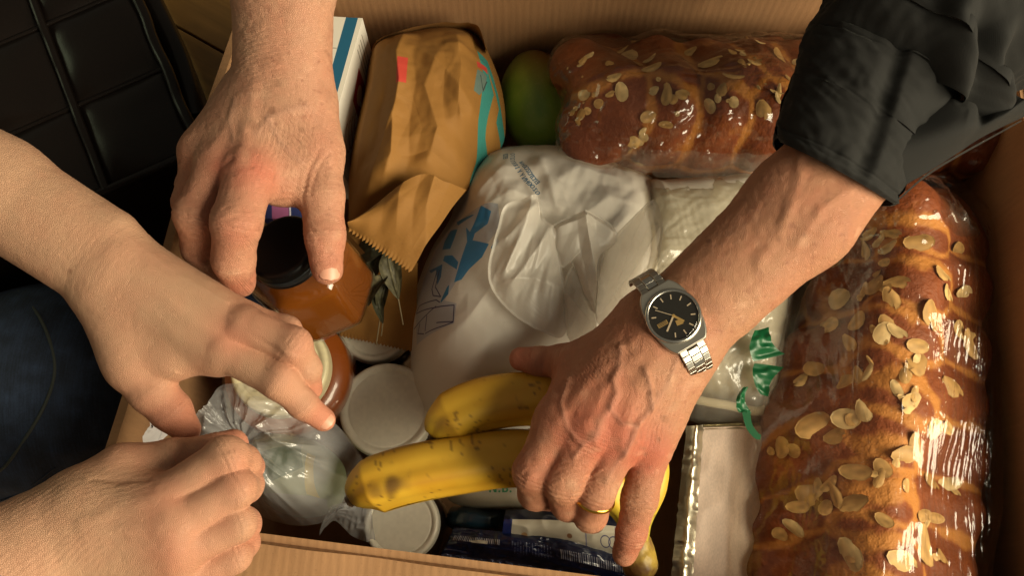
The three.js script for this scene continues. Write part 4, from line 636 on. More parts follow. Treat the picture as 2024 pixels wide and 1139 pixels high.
// dried leaves
{
  const leafMat = [[.125, .115, .06], [.18, .16, .09], [.085, .085, .045], [.22, .185, .105]].map((c, i) => new THREE.MeshPhysicalMaterial({ color: new THREE.Color().setRGB(...c), roughness: .62, side: THREE.DoubleSide, map: dataTex(128, (u, v) => { const m = Math.abs(u - .5) * 2, vein = m < .05 ? 1.25 : (Math.abs(((v * 9 + m * 1.6) % 1) - .5) < .05 ? 1.1 : 1), k = (.72 + .35 * tnoise(u, v, 12, 16, i) + .12 * (tnoise(u, v, 50, 50, 7) - .5)) * vein * .8; return [k, k, k * .96]; }) }));
  const leaf = (label, a, b, w, mi, curl, stem) => {
    const A = P(...a), B = P(...b), d = B.clone().sub(A), s = V(-d.z, 0, d.x).normalize(), t = thing('dried_leaf', label, 'leaf', A, undefined);
    part('blade', gridGeo(16, 30, (u, v) => { const ww = w * Math.pow(Math.sin(Math.PI * Math.pow(v * .96 + .02, .85)), .85), q = (u - .5) * 2; return A.clone().addScaledVector(d, v).addScaledVector(s, q * ww * (1 - .25 * curl)).add(V(0, curl * .006 * q * q * Math.sin(Math.PI * v) + .006 * Math.sin(Math.PI * v) + .0008 * noise3(q * 3, v * 7, mi) + .0012 * Math.exp(-((q / .1) ** 2)), 0)); }), leafMat[mi], t);
    if (stem) part('stem', tube([B.clone().addScaledVector(d, -.02), ...stem.map((k) => P(...k))], .0005, 20, 6), new THREE.MeshStandardMaterial({ color: new THREE.Color().setRGB(.28, .22, .12), roughness: .7 }), t);
  };
  leaf('long pale dried leaf with a thin stem, right of the leaf bunch', [765, 498, .178], [788, 592, .162], .0095, 1, .8, [[793, 620, .155], [797, 642, .15]]);
  leaf('folded light green dried leaf in the middle of the bunch', [766, 545, .176], [728, 605, .158], .0075, 3, 1.6);
  leaf('dark dried leaf right under the torn paper edge', [705, 505, .168], [762, 492, .18], .011, 2, .4);
  leaf('grey green dried leaf hanging beside the honey jar', [755, 490, .172], [736, 560, .16], .0085, 0, 1, [[732, 590, .15], [722, 610, .145]]);
  leaf('narrow dark dried leaf lowest in the bunch', [764, 560, .16], [752, 628, .145], .006, 0, 1, [[748, 655, .138], [744, 682, .133]]);
  leaf('small brownish dried leaf behind the others', [745, 575, .156], [757, 640, .142], .005, 2, .7, [[754, 664, .134]]);
  leaf('dark narrow dried leaf against the honey jar', [722, 530, .16], [733, 600, .148], .006, 2, .9);
}
// ---------- white carrier bag in the middle ----------
const filmWhite = (k, r, c = 0xeae6da) => new THREE.MeshPhysicalMaterial({ color: c, roughness: r, transmission: k, thickness: 0, ior: 1.5, side: THREE.DoubleSide });
{
  const t = thing('plastic_bag', 'crumpled white plastic carrier bag with blue print in the middle', 'plastic bag', P(1040, 560, .1));
  const out = L(.12, [818, 760], [812, 690], [812, 610], [850, 500], [892, 430], [912, 360, .14], [938, 320], [975, 294], [1060, 288], [1160, 296, .13], [1235, 328, .13], [1290, 356, .13], [1325, 420], [1345, 520], [1320, 640], [1260, 740], [1160, 800], [1050, 846], [930, 862], [862, 850]);
  const F1 = [[L(.19, [1070, 310], [1085, 370], [1095, 420]), .005, .008], [L(.19, [1120, 420], [1100, 370], [1140, 330], [1220, 345]), .0045, .01], [L(.19, [1155, 440], [1200, 400], [1260, 400]), .0045, .012], [L(.19, [930, 400], [990, 330], [1050, 330]), .003, .012], [L(.19, [965, 420], [1010, 390], [1060, 410]), .004, .012], [L(.19, [905, 440], [960, 420], [1010, 440], [1060, 430]), .005, .010], [L(.19, [1240, 430], [1200, 480], [1180, 560]), .005, .01], [L(.19, [1040, 300], [1025, 340], [1045, 410]), -.003, .012], [L(.19, [860, 690], [930, 640], [985, 570]), .0022, .012]];
  const ctr = P(1040, 560, .2), topz = P(1000, 520, .19).z, top2 = P(1000, 400, .19).z;
  const hgt = (r, x, z, u, y) => { const up = sstep(topz, top2, z); return mixn(.205 + .012 * (1 - up) * (1 - r), y, Math.pow(r, 2.9)) + fold(x, z, F1) * (1 - Math.pow(r, 4)) + (.25 + .75 * up) * .0034 * crease(x * 26, z * 26, 1.3) * (1 - r * r * .7) + up * .0016 * noise3(x * 20 + 3, 1, z * 18 + 1) + (1 - up) * .0018 * noise3(x * 16, 2, z * 13) + .0011 * up * crease(x * 70 + z * 30, z * 34, 4) + .0002 * ridge(x * 150, 6, z * 140); };
  const g = dome(out, ctr, 220, 100, hgt);
  const tex = topPrint(g, 1024, 1024, .185, [800, 280], [1350, 870], (c, to) => {
    c.fillStyle = '#cdc7bd'; c.fillRect(0, 0, 1024, 1024); speckle(c, 1024, 1024, 900, ['#b8b0a2', '#d2ccc0'], 6);
    poly(c, to, [[855, 470], [905, 425], [985, 425], [990, 470], [960, 510], [925, 545], [880, 600], [905, 612], [900, 650], [812, 655], [812, 600], [830, 520]], '#adb1b8');
    c.globalAlpha = .85;
    poly(c, to, [[900, 424], [930, 432], [938, 436], [905, 442]], '#2273b0'); poly(c, to, [[888, 442], [904, 452], [898, 470], [890, 492], [872, 482], [876, 464]], '#2272ac');
    poly(c, to, [[952, 426], [972, 440], [965, 460], [940, 475], [936, 490], [968, 505], [955, 530], [930, 550], [915, 568], [900, 570], [912, 530], [925, 490], [922, 455], [930, 468]], '#1f74b2');
    poly(c, to, [[878, 502], [895, 510], [908, 530], [905, 545], [890, 530], [875, 512]], '#2272ac'); poly(c, to, [[842, 512], [858, 518], [874, 520], [872, 548], [864, 562], [860, 525], [848, 524]], '#1c5f94'); poly(c, to, [[872, 598], [886, 575], [890, 572], [888, 590], [872, 602]], '#1a6594'); poly(c, to, [[972, 512], [983, 495], [988, 500], [975, 520]], '#2273b0');
    c.globalAlpha = 1;
    const INK = '#2b2550', S = (p, w = 3) => poly(c, to, p, null, INK, w);
    S([[862, 530], [852, 565], [855, 580], [872, 590]]); S([[868, 530], [860, 565], [872, 590]]); S([[812, 590], [822, 582], [862, 592], [870, 600]]); S([[812, 592], [860, 606], [900, 614], [898, 646], [862, 636]]); S([[806, 618], [840, 610], [862, 604]]); S([[840, 612], [835, 640]]); S([[822, 618], [816, 634], [832, 644]]); S([[835, 645], [880, 648], [898, 647]]);
    c.fillStyle = '#33597a'; const word = 'ΝΟ8ΗΤΙΘΩΥΟΓΥΖΕ', path = [[1012, 292], [1012, 318], [1022, 340], [1036, 368], [1052, 388], [1066, 412]];
    for (const [ox, oy, n, s0] of [[0, 0, 15, 0], [13, -6, 11, .28], [-14, -2, 4, 0]]) for (let i = 0; i < n; i++) { const f = (s0 + i / 15 * (1 - s0) * (n === 4 ? .6 : 1)) * 5 * .98, k = Math.min(4, Math.floor(f)), a = path[k], b = path[k + 1], x = mixn(a[0], b[0], f - k) + ox, y = mixn(a[1], b[1], f - k) + oy, q = to(x, y); c.save(); c.translate(...q); c.rotate(Math.atan2(b[1] - a[1], b[0] - a[0])); c.scale(-1, 1); c.font = 'bold 25px sans-serif'; c.textAlign = 'center'; c.globalAlpha = .9; c.fillText(word[(i * 3 + n) % word.length], 0, 7); c.restore(); }
  });
  part('bag_body', g, new THREE.MeshPhysicalMaterial({ map: tex, roughness: .42, specularIntensity: .6, sheen: .2, sheenColor: new THREE.Color(1, 1, 1) }), t);
  // limp handle loops lying on the bag
  const lobe = (name, pts, c, lift, folds, sd, mat) => { const o = L(.205, ...pts), cc = P(c[0], c[1], .21); part(name, dome(o, cc, 150, 40, (r, x, z, u, y) => { const q = ctr.clone(); const base = .010 + mixn(.214, .208, sstep(P(1000, 450, .2).z, P(1000, 680, .2).z, z)); return base + lift * (1 - Math.pow(r, 3)) + fold(x, z, folds) + .0013 * crease(x * 36, z * 28, sd) + .0011 * crease(x * 88 + z * 20, z * 20 - x * 8, sd + 2) + .0022 * Math.exp(-(((1 - r) / .035) ** 2)); }), mat, t); };
  const fm = filmWhite(.56, .42, 0xe4dfd6), fm2 = filmWhite(.66, .36, 0xe4dfd6);
  lobe('handle', [[985, 470], [1000, 428], [1045, 415], [1062, 412], [1070, 450], [1095, 480], [1108, 550], [1118, 640], [1116, 668], [1095, 678], [1020, 640], [975, 590], [966, 550], [975, 505]], [1040, 560], .007, [[L(.2, [1050, 420], [1040, 470], [1000, 560]), .005, .007], [L(.2, [1085, 480], [1060, 520], [1010, 590]), .004, .007], [L(.2, [1000, 500], [1020, 480], [1055, 440]), .004, .006], [L(.2, [1000, 580], [1050, 575], [1100, 590]), .003, .007]], 3, fm);
  lobe('handle', [[1085, 478], [1120, 452], [1160, 444], [1200, 465], [1212, 500], [1180, 530], [1176, 590], [1172, 632], [1150, 600], [1128, 540], [1105, 545]], [1150, 510], .008, [[L(.2, [1150, 445], [1155, 500], [1178, 600]), .006, .006], [L(.2, [1100, 480], [1160, 460], [1205, 490]), .004, .006]], 8, fm);
  lobe('film_edge', [[1172, 628], [1178, 560], [1190, 510], [1215, 480], [1255, 440], [1285, 420], [1300, 470], [1290, 540], [1250, 600], [1205, 640], [1180, 655]], [1230, 550], .004, [[L(.2, [1270, 440], [1240, 500], [1205, 610]), .005, .006], [L(.2, [1290, 480], [1250, 550], [1180, 640]), .004, .005]], 5, fm2);
  lobe('film_edge', [[1110, 590], [1130, 540], [1150, 560], [1175, 640], [1160, 700], [1120, 680]], [1140, 620], .003, [[L(.2, [1115, 600], [1160, 650]), .003, .006]], 6, fm2);
}
// ---------- wrapped white tray, film and green print ----------
{
  const t = thing('foam_tray', 'white wrapped tray under the forearm beside the lower loaf', 'tray', P(1420, 560, .1));
  const out = L(.13, [1270, 372], [1300, 362], [1400, 356], [1490, 356], [1540, 480], [1552, 600], [1530, 720], [1512, 806], [1440, 800], [1346, 786], [1290, 700], [1262, 600], [1256, 480]);
  part('tray', dome(out, P(1410, 580, .175), 120, 50, (r, x, z, u, y) => mixn(.176, y, Math.pow(r, 9)) + .0012 * ridge(x * 24, 1, z * 20)), new THREE.MeshStandardMaterial({ color: 0xc9c3b6, roughness: .6 }), t);
  part('tray_rim', tube(L(.158, [1350, 786], [1430, 800], [1512, 810], [1530, 740]), .0032, 40, 8), new THREE.MeshStandardMaterial({ color: 0xe0dacb, roughness: .5 }), t);
  const fm = filmWhite(.8, .22);
  const out2 = L(.135, [1222, 520], [1245, 440], [1275, 372], [1340, 356], [1480, 352], [1530, 450], [1566, 560], [1556, 660], [1545, 760], [1510, 850], [1450, 850], [1345, 822], [1280, 720], [1215, 640]);
  part('plastic_film', dome(out2, P(1400, 580, .184), 260, 120, (r, x, z, u, y) => mixn(.183, y, Math.pow(r, 5)) + (.25 + r) * (.0030 * crease(x * 40, z * 40, 2) + .0014 * crease(x * 110, z * 110, 5)) + .003 * r * Math.max(0, ridge(x * 30 + 8, 2, z * 90) - .3)), fm, t);
  const green = new THREE.MeshPhysicalMaterial({ color: 0x0a5a33, roughness: .4, transmission: .25, thickness: 0, side: THREE.DoubleSide });
  const strip = (a, b, w0, w1, y, lab) => { const A = P(a[0], a[1], y[0]), B = P(b[0], b[1], y[1]), d = B.clone().sub(A), s = V(-d.z, 0, d.x).normalize(); return gridGeo(10, 24, (u, v) => A.clone().addScaledVector(d, v).addScaledVector(s, (u - .5) * mixn(w0, w1, v) + .004 * Math.sin(v * 3)).add(V(0, .002 * noise3(u * 3, v * 6, w0 * 999) + .003 * Math.sin(v * Math.PI), 0))); };
  part('green_print', strip([1505, 650], [1520, 708], .010, .022, [.192, .188]), green, t);
  part('green_print', strip([1520, 722], [1512, 782], .020, .006, [.189, .182]), green, t);
  part('green_print', coons(L(.19, [1466, 815], [1474, 845], [1490, 866], [1502, 870]), L(.19, [1482, 810], [1486, 838], [1498, 856], [1504, 860]), L(.19, [1466, 815], [1482, 810]), L(.19, [1502, 870], [1504, 860]), 30, 6), green, t);
  part('green_print', strip([1474, 765], [1474, 816], .003, .009, [.192, .19]), green, t);
}
// ---------- foil tray with card lid ----------
{
  const t = thing('foil_tray', 'aluminium foil food tray with pale card lid at the bottom right', 'tray', P(1420, 1000, .08));
  const foil = new THREE.MeshStandardMaterial({ color: 0xd9d2bd, metalness: 1, roughness: .34 });
  const y = .152, lidM = new THREE.MeshStandardMaterial({ map: dataTex(512, (u, v) => { const k = .86 + .12 * (tnoise(u, v, 8, 8, 1) - .5) + .07 * (tnoise(u, v, 120, 120, 2) - .5); return [k, k * .945, k * .89]; }), roughness: .75, color: 0xfff5f2 });
  part('lid', coons(L(y, [1352, 1240], [1560, 1240]), L(y, [1382, 846], [1560, 840]), L(y, [1352, 1240], [1382, 846]), L(y, [1560, 1240], [1560, 840]), 60, 80, (u, v, p) => { p.y += .003 * Math.sin(u * 3) * Math.sin(v * 3) + .0006 * ridge(u * 5, v * 6, 2); return p; }), lidM, t);
  const crumple = (amp) => (u, v, p) => { p.y += amp * .35 * ridge(p.x * 200, 2, p.z * 200) + amp * ridge(p.x * 60, 4, p.z * 60); p.x += amp * .6 * noise3(p.x * 300, 3, p.z * 300); return p; };
  part('foil_rim', coons(L(y, [1316, 1240, y - .004], [1356, 842, y - .004]), L(y, [1362, 1240, y + .001], [1390, 840, y + .001]), L(y, [1316, 1240, y - .004], [1338, 1240, y + .005], [1362, 1240, y + .001]), L(y, [1356, 842, y - .004], [1374, 842, y + .005], [1390, 840, y + .001]), 200, 14, crumple(.0009)), foil, t);
  part('foil_rim', coons(L(y, [1362, 842, y - .004], [1560, 832, y - .004]), L(y, [1384, 850, y + .001], [1560, 846, y + .001]), L(y, [1362, 842, y - .004], [1384, 850, y + .001]), L(y, [1560, 832, y - .004], [1560, 846, y + .001]), 100, 10, crumple(.0012)), foil, t);
  part('foil_side', coons(L(.1, [1322, 1240, .15], [1362, 842, .15]), L(.1, [1345, 1240, .1], [1385, 860, .1]), [P(1322, 1240, .15), P(1345, 1240, .1)], [P(1362, 842, .15), P(1385, 860, .1)], 120, 16, crumple(.0012)), foil, t);
  part('foil_side', coons(L(.1, [1362, 842, .149], [1560, 832, .149]), L(.1, [1385, 860, .1], [1560, 850, .1]), [P(1362, 842, .149), P(1385, 860, .1)], [P(1560, 832, .149), P(1560, 850, .1)], 80, 12, crumple(.0012)), foil, t);
}
// ---------- packets at the near wall ----------
{
  const pk = canvasTex(1024, 512, (c, w, h) => {
    c.fillStyle = '#101b3c'; c.fillRect(0, 0, w, h); const gr = ['#1a2c66', '#152350', '#0c1530']; for (let i = 0; i < 12; i++) { c.fillStyle = gr[i % 3]; c.globalAlpha = .4; c.fillRect(rnd() * w, 60 + rnd() * h, 120 + rnd() * 200, 40 + rnd() * 100); } c.globalAlpha = 1;
    c.fillStyle = '#b9b8c0'; for (let i = 0; i < 26; i++) c.fillRect(30 + i * 11, 150, i % 3 ? 4 : 7, 90); c.fillStyle = '#cfc9b8'; c.beginPath(); c.moveTo(130, 225); c.lineTo(190, 190); c.lineTo(240, 195); c.lineTo(240, 250); c.lineTo(150, 250); c.fill();
    c.fillStyle = '#8b93b4'; for (let r = 0; r < 9; r++) for (let i = 0; i < 14; i++) if (rnd() < .8) c.fillRect(380 + i * 16, 150 + r * 24, 3, 9 + rnd() * 10);
    c.fillStyle = '#a4a6b2'; for (let i = 0; i < 30; i++) c.fillRect(640 + i * 11, 180, i % 4 ? 3 : 6, 150);
  });
  const pm = new THREE.MeshPhysicalMaterial({ map: pk, roughness: .3, clearcoat: .7, clearcoatRoughness: .15, side: THREE.DoubleSide });
  const t = thing('foil_packet', 'dark blue printed foil packet along the near wall of the box', 'packet', P(1060, 1090, .09));
  part('pouch', coons(L(.11, [872, 1096, .105], [1060, 1120, .108], [1262, 1162, .108]), L(.12, [898, 1042, .112], [1000, 1052, .126], [1120, 1066, .126], [1262, 1105, .112]), [P(872, 1096, .105), P(898, 1042, .112)], [P(1262, 1162, .108), P(1262, 1105, .112)], 160, 50, (u, v, p) => { p.y += .012 * Math.sin(Math.PI * clamp(v)) * Math.sin(Math.PI * u) ** .4 + .0016 * ridge(u * 9, v * 4, 1) + .0009 * ridge(u * 26, v * 9, 2); return p; }), pm, t);
  part('crimped_edge', coons(L(.11, [872, 1100, .104], [1060, 1125, .106], [1262, 1168, .106]), L(.11, [874, 1092, .106], [1060, 1115, .109], [1262, 1157, .109]), [P(872, 1100, .104), P(874, 1092, .106)], [P(1262, 1168, .106), P(1262, 1157, .109)], 240, 8, (u, v, p) => { p.y += .0016 * ridge(u * 50, v * 2, 3); return p; }), new THREE.MeshPhysicalMaterial({ color: 0x6d6f8c, metalness: .55, roughness: .28, side: THREE.DoubleSide }), t);
  const t2 = thing('wrapped_bar', 'cream and navy wrapped bar behind the blue foil packet', 'packet', P(1100, 1050, .1));
  const bar = canvasTex(512, 128, (c, w, h) => { c.fillStyle = '#d2ccba'; c.fillRect(0, 0, w, h); c.fillStyle = '#10162e'; c.fillRect(0, 0, w, 40); c.fillStyle = '#232f6d'; c.fillRect(0, 40, 36, h); c.fillStyle = '#c9a172'; c.beginPath(); c.ellipse(90, 98, 13, 10, 0, 0, 7); c.fill(); c.fillStyle = '#8f6a4c'; c.beginPath(); c.ellipse(270, 90, 10, 8, 0, 0, 7); c.fill(); c.fillStyle = '#8d8da8'; c.fillRect(330, 44, 5, 84); c.fillRect(440, 44, 4, 84); c.strokeStyle = '#494b74'; c.lineWidth = 3; for (let i = 0; i < 3; i++) { c.beginPath(); c.arc(405 + i * 30, 92, 18, 0, 7); c.stroke(); } });
  part('wrapper', coons(L(.13, [990, 1072, .118], [1120, 1082, .12], [1250, 1104, .118]), L(.13, [1000, 1008, .124], [1110, 1008, .128], [1250, 1020, .124]), [P(990, 1072, .118), P(1000, 1008, .124)], [P(1250, 1104, .118), P(1250, 1020, .124)], 100, 40, (u, v, p) => { p.y += .012 * Math.sin(Math.PI * v) + .0013 * ridge(u * 8, v * 3, 6); return p; }), new THREE.MeshPhysicalMaterial({ map: bar, roughness: .32, clearcoat: .5, clearcoatRoughness: .2, side: THREE.DoubleSide }), t2);
  const t3 = thing('dark_blue_pouch', 'dim dark teal pouch between small jar and wrapped bar', 'packet', P(950, 1035, .1));
  part('pouch', dome(L(.09, [884, 1020], [900, 1000], [960, 1004], [1010, 1012], [1012, 1056], [950, 1062], [890, 1044]), P(950, 1030, .118), 80, 30, (r, x, z, u, y) => mixn(.118, y, r * r) + .002 * ridge(x * 60, 1, z * 60)), new THREE.MeshPhysicalMaterial({ color: 0x16303f, roughness: .35, clearcoat: .4 }), t3);
  const gl = dome(L(.1, [885, 985], [900, 940], [960, 925], [1060, 925], [1065, 1000], [1000, 1010], [930, 1005]), P(975, 965, .13), 90, 30, (r, x, z, u, y) => mixn(.13, y, Math.pow(r, 4)) + .0015 * ridge(x * 40, 1, z * 40));
  const gt = topPrint(gl, 512, 256, .128, [880, 920], [1070, 1015], (c, to) => { c.fillStyle = '#8f8674'; c.fillRect(0, 0, 512, 256); c.fillStyle = '#13603a'; c.font = 'bold 64px sans-serif'; const q = to(965, 974); c.fillText('N.B.', q[0], q[1]); });
  solo('green_lettered_bag', gl, new THREE.MeshStandardMaterial({ map: gt, roughness: .5 }), 'greyish bag with green letters underneath the bananas', 'plastic bag');
}
// ---------- clear bag in the younger person's hands ----------
{
  const t = thing('clear_plastic_bag', 'clear crumpled plastic bag held between the younger person\'s hands', 'plastic bag', P(560, 920, .12));
  const out = L(.14, [352, 905, .21], [372, 850, .235], [410, 800, .245], [452, 765, .22], [520, 768, .2], [600, 800, .2], [660, 835, .19], [700, 880, .17], [722, 925], [700, 985], [672, 1020], [610, 1040], [540, 1030], [480, 1000], [420, 985, .16], [365, 960, .18]);
  const F = [[L(.2, [450, 858], [520, 850], [560, 880], [640, 920], [690, 960]), .012, .010], [L(.2, [400, 830], [470, 830], [560, 800]), .008, .010], [L(.2, [470, 780], [450, 830], [440, 870]), .008, .008], [L(.2, [500, 790], [540, 830], [560, 870]), .007, .008], [L(.2, [560, 800], [600, 840], [640, 850]), .007, .008], [L(.2, [660, 850], [690, 900], [690, 960], [660, 1000]), .006, .010], [L(.2, [520, 880], [540, 960], [580, 1010]), .005, .012]];
  const pin = P(452, 862, .25), hz = P(500, 900, .2).z, hz0 = P(500, 790, .2).z;
  part('film', dome(out, P(545, 895, .215), 320, 150, (r, x, z, u, y) => { const up = 1 - sstep(hz0, hz, z); return mixn(.212, y, Math.pow(r, 2.2)) + fold(x, z, F) * (1 - r ** 4) + (.4 + .5 * up) * (.0066 * crease(x * 30, z * 30, .7) + .0026 * crease(x * 75, z * 75, 2.2)) + (() => { const dx = x - pin.x, dz = z - pin.z, d = Math.hypot(dx, dz), an = Math.atan2(dz, dx); return .0075 * Math.min(1, d / .02) * Math.exp(-d / .055) * (ridge(an * 3.4, d * 9, 2) + .5 * ridge(an * 8, d * 14, 5)); })(); }), filmWhite(.84, .16, 0xf2f2f4), t);
  const tail = coons(L(.15, [655, 1000, .15], [690, 990, .15], [728, 960, .15], [740, 925, .15]), L(.13, [632, 1060, .12], [660, 1030, .14], [700, 1062, .12], [742, 1076, .118]), L(.14, [655, 1000, .15], [640, 1030, .145], [632, 1060, .12]), L(.14, [740, 925, .15], [736, 1000, .14], [742, 1076, .118]), 70, 40, (u, v, p) => { p.y += .003 * ridge(u * 4, v * 3, 2) + .0012 * ridge(u * 11, v * 9, 4); return p; });
  part('film_tail', tail, filmWhite(.72, .3, 0xdfe0e4), t);
  const c2 = thing('green_package', 'pale grey green package inside the clear plastic bag', 'package', P(590, 940, .1));
  const pg = dome(L(.1, [500, 880], [540, 850], [620, 870], [680, 920], [680, 990], [630, 1022], [560, 1015], [510, 970]), P(595, 940, .165), 100, 40, (r, x, z, u, y) => mixn(.168, y, Math.pow(r, 3)) + .003 * ridge(x * 25, 1, z * 25));
  part('wrapping', pg, new THREE.MeshStandardMaterial({ roughness: .5, map: topPrint(pg, 256, 256, .15, [495, 845], [690, 1030], (c, to) => { c.fillStyle = '#8e9a72'; c.fillRect(0, 0, 256, 256); poly(c, to, [[520, 900], [600, 880], [612, 930], [540, 960]], '#4d6b46'); poly(c, to, [[615, 900], [628, 905], [632, 985], [614, 980]], '#c2ad4c'); poly(c, to, [[520, 975], [640, 985], [620, 1020], [540, 1010]], '#95978c'); }) }), c2);
  solo('paper_sheet', coons(L(.2, [262, 912, .2], [300, 915, .17]), L(.2, [292, 800, .2], [352, 796, .17]), L(.2, [262, 912, .2], [274, 850, .2], [292, 800, .2]), L(.2, [300, 915, .17], [338, 850, .17], [352, 796, .17]), 24, 40, (u, v, p) => { p.y += .004 * ridge(u * 3, v * 5, 1) + .0015 * ridge(u * 9, v * 14, 2); return p; }), new THREE.MeshPhysicalMaterial({ color: 0xd2cfd0, roughness: .5, side: THREE.DoubleSide }), 'white crumpled sheet inside the left wall of the box', 'paper');
  solo('floor_paper', gridGeo(20, 10, (u, v) => { const p = P(mixn(-60, 62, u), mixn(975, 1045, v), .05); p.y += .004 * noise3(u * 6, v * 4, 2); return p; }), new THREE.MeshStandardMaterial({ color: 0xaaa9a8, roughness: .7, side: THREE.DoubleSide }), 'greyish white paper on the floor beside the jeans', 'paper');
}
// ---------- sleeve of the elderly person's left arm ----------
{
  const weave = dataTex(256, (u, v) => { const k = .6 + .25 * Math.sin(u * 256 * Math.PI / 2) * Math.sin(v * 256 * Math.PI / 2) + .15 * tnoise(u, v, 64, 64, 1); return [k, k, k]; }, false);
  const cloth = new THREE.MeshPhysicalMaterial({ color: new THREE.Color().setRGB(.019, .019, .0185), specularIntensity: .25, roughness: .9, sheen: .22, sheenRoughness: .4, sheenColor: new THREE.Color(.6, .62, .55), bumpMap: weave, bumpScale: .0002, side: THREE.DoubleSide });
  weave.repeat.set(9, 5);
  // rings: [left px, right px, height, bulge toward hand, half height]
  const ring = (l, r, h, bulge, R2, ax) => { const a = P(l[0], l[1], h), b = P(r[0], r[1], h - .004), c = a.clone().lerp(b, .5), s = a.clone().sub(c), n = V(0, 1, 0); return (th) => c.clone().addScaledVector(s, Math.cos(th)).addScaledVector(n, R2 * Math.sin(th) * (Math.sin(th) > 0 ? 1 : .8)).addScaledVector(ax, bulge * Math.max(0, Math.sin(th)) ** .8); };
  const ax = P(1560, 420, .29).sub(P(1760, 220, .31)).normalize(), zero = V(0, 0, 0);
  const tubeOf = (rings, nu, nv, disp, open) => { const vs = rings.map((r) => r.v); return gridGeo(nu, nv, (u, v) => { let i = 0; while (i < rings.length - 2 && v > vs[i + 1]) i++; const f = clamp((v - vs[i]) / (vs[i + 1] - vs[i])), g = f * f * (3 - 2 * f) * .5 + f * .5, th = u * Math.PI * 2; const p = rings[i].f(th).lerp(rings[i + 1].f(th), g); const c = rings[i].f(0).lerp(rings[i].f(Math.PI), .5); const o = p.clone().sub(c).normalize(); return p.addScaledVector(o, disp(u, v, p)); }, { closeU: true, uvs: [1, 1] }); };
  const seamA = P(1777, 142, .345), seamB = P(1702, 390, .325);
  const R0 = { v: 0, f: ring([1541, 276], [1766, 398], .297, .017, .034, ax) }, R00 = { v: .06, f: ring([1536, 262], [1772, 394], .298, .016, .0365, ax) }, R1 = { v: .5, f: ring([1568, 150], [1838, 310], .306, .016, .043, ax) }, R2 = { v: .94, f: ring([1598, 48], [1900, 214], .315, .014, .046, ax) }, R3 = { v: 1, f: ring([1608, 42], [1895, 205], .315, .013, .042, ax) };
  part('cuff', tubeOf([R0, R00, R1, R2, R3], 220, 110, (u, v, p) => {
    const d = V(seamB.x - seamA.x, 0, seamB.z - seamA.z), L2 = Math.hypot(d.x, d.z), q = [p.x - seamA.x, p.z - seamA.z], along = (q[0] * d.x + q[1] * d.z) / L2 / L2, side = (q[0] * d.z - q[1] * d.x) / L2;   // side > 0 : right of the edge
    const top = sstep(.318, .332, p.y), step = top * (sstep(-.0022, .0022, side) * .0028 - .0026 * Math.exp(-(((side + .005) / .0045) ** 2)));
    const hem = .0012 * Math.exp(-(((v - .035) / .02) ** 2)) + .0009 * Math.exp(-(((v - .12) / .008) ** 2)) * -1, bumpy = .0022 * noise3(u * 9, v * 3, 2) + .0016 * ridge(u * 7 + v * 1.5, v * 2, 8) + .0009 * noise3(u * 30, v * 22, 3) + .0006 * crease(u * 22, v * 9, 2);
    return step + hem + bumpy - .002 * Math.exp(-(((v - .92) / .03) ** 2));
  }), cloth, elder);
  const S0 = { v: 0, f: ring([1618, 78], [1890, 235], .312, .012, .038, ax) }, S1 = { v: .18, f: ring([1640, 0], [1940, 200], .322, .01, .048, ax) }, S2 = { v: .42, f: ring([1665, -80], [2030, 150], .335, .0, .056, ax) }, S3 = { v: .7, f: ring([1710, -220], [2140, 40], .35, 0, .06, ax) }, S4 = { v: 1, f: ring([1800, -420], [2300, -120], .37, 0, .064, ax) };
  const fA = [[L(.36, [1700, 0], [1800, 60], [1900, 130], [1985, 160]), .012, .014], [L(.36, [1760, -30], [1900, 30], [2060, 60]), .013, .016], [L(.36, [1860, 60], [1875, 130], [1880, 190]), .014, .010], [L(.36, [1950, 90], [1960, 150], [1945, 195]), .010, .010], [L(.36, [1640, 60], [1740, 110], [1860, 180]), -.008, .012], [L(.36, [1700, 70], [1800, 120], [1850, 160]), -.010, .014], [L(.36, [1910, 80], [1920, 140], [1915, 190]), -.006, .009]];
  part('sleeve', tubeOf([S0, S1, S2, S3, S4], 220, 160, (u, v, p) => .95 * foldS(p.x, p.z, fA) * sstep(.29, .325, p.y) + .004 * noise3(u * 7, v * 7, 4) + .0022 * noise3(u * 14 + v * 9, v * 8, 6) + .0014 * crease(u * 20, v * 16, 1)), cloth, elder);
  // loose corner of the cuff
  part('cuff_flap', coons(L(.31, [1740, 394, .300], [1850, 330, .312], [1930, 278, .318], [2018, 236, .322]), L(.33, [1830, 190, .338], [1910, 196, .342], [1950, 206, .338], [1996, 186, .335]), L(.32, [1740, 394, .300], [1782, 290, .335], [1830, 190, .338]), L(.33, [2018, 236, .322], [2026, 214, .335], [1996, 186, .335]), 80, 50, (u, v, p) => { p.y += .003 * Math.sin(Math.PI * v) * u - .004 * (1 - u) + .0022 * ridge(u * 3, v * 2.5, 3) - .004 * Math.exp(-(((u - .55 - .1 * v) / .08) ** 2)) + .0016 * Math.exp(-((v / .05) ** 2)); return p; }, { uvs: [.5, .5] }), cloth, elder);
  part('lining', coons(L(.28, [1775, 396, .285], [1850, 336, .29], [2018, 240, .315]), L(.31, [1775, 392, .303], [1850, 331, .311], [2018, 237, .32]), L(.29, [1775, 396, .285], [1775, 392, .303]), L(.31, [2018, 240, .315], [2018, 237, .32]), 30, 4), cloth, elder);
}
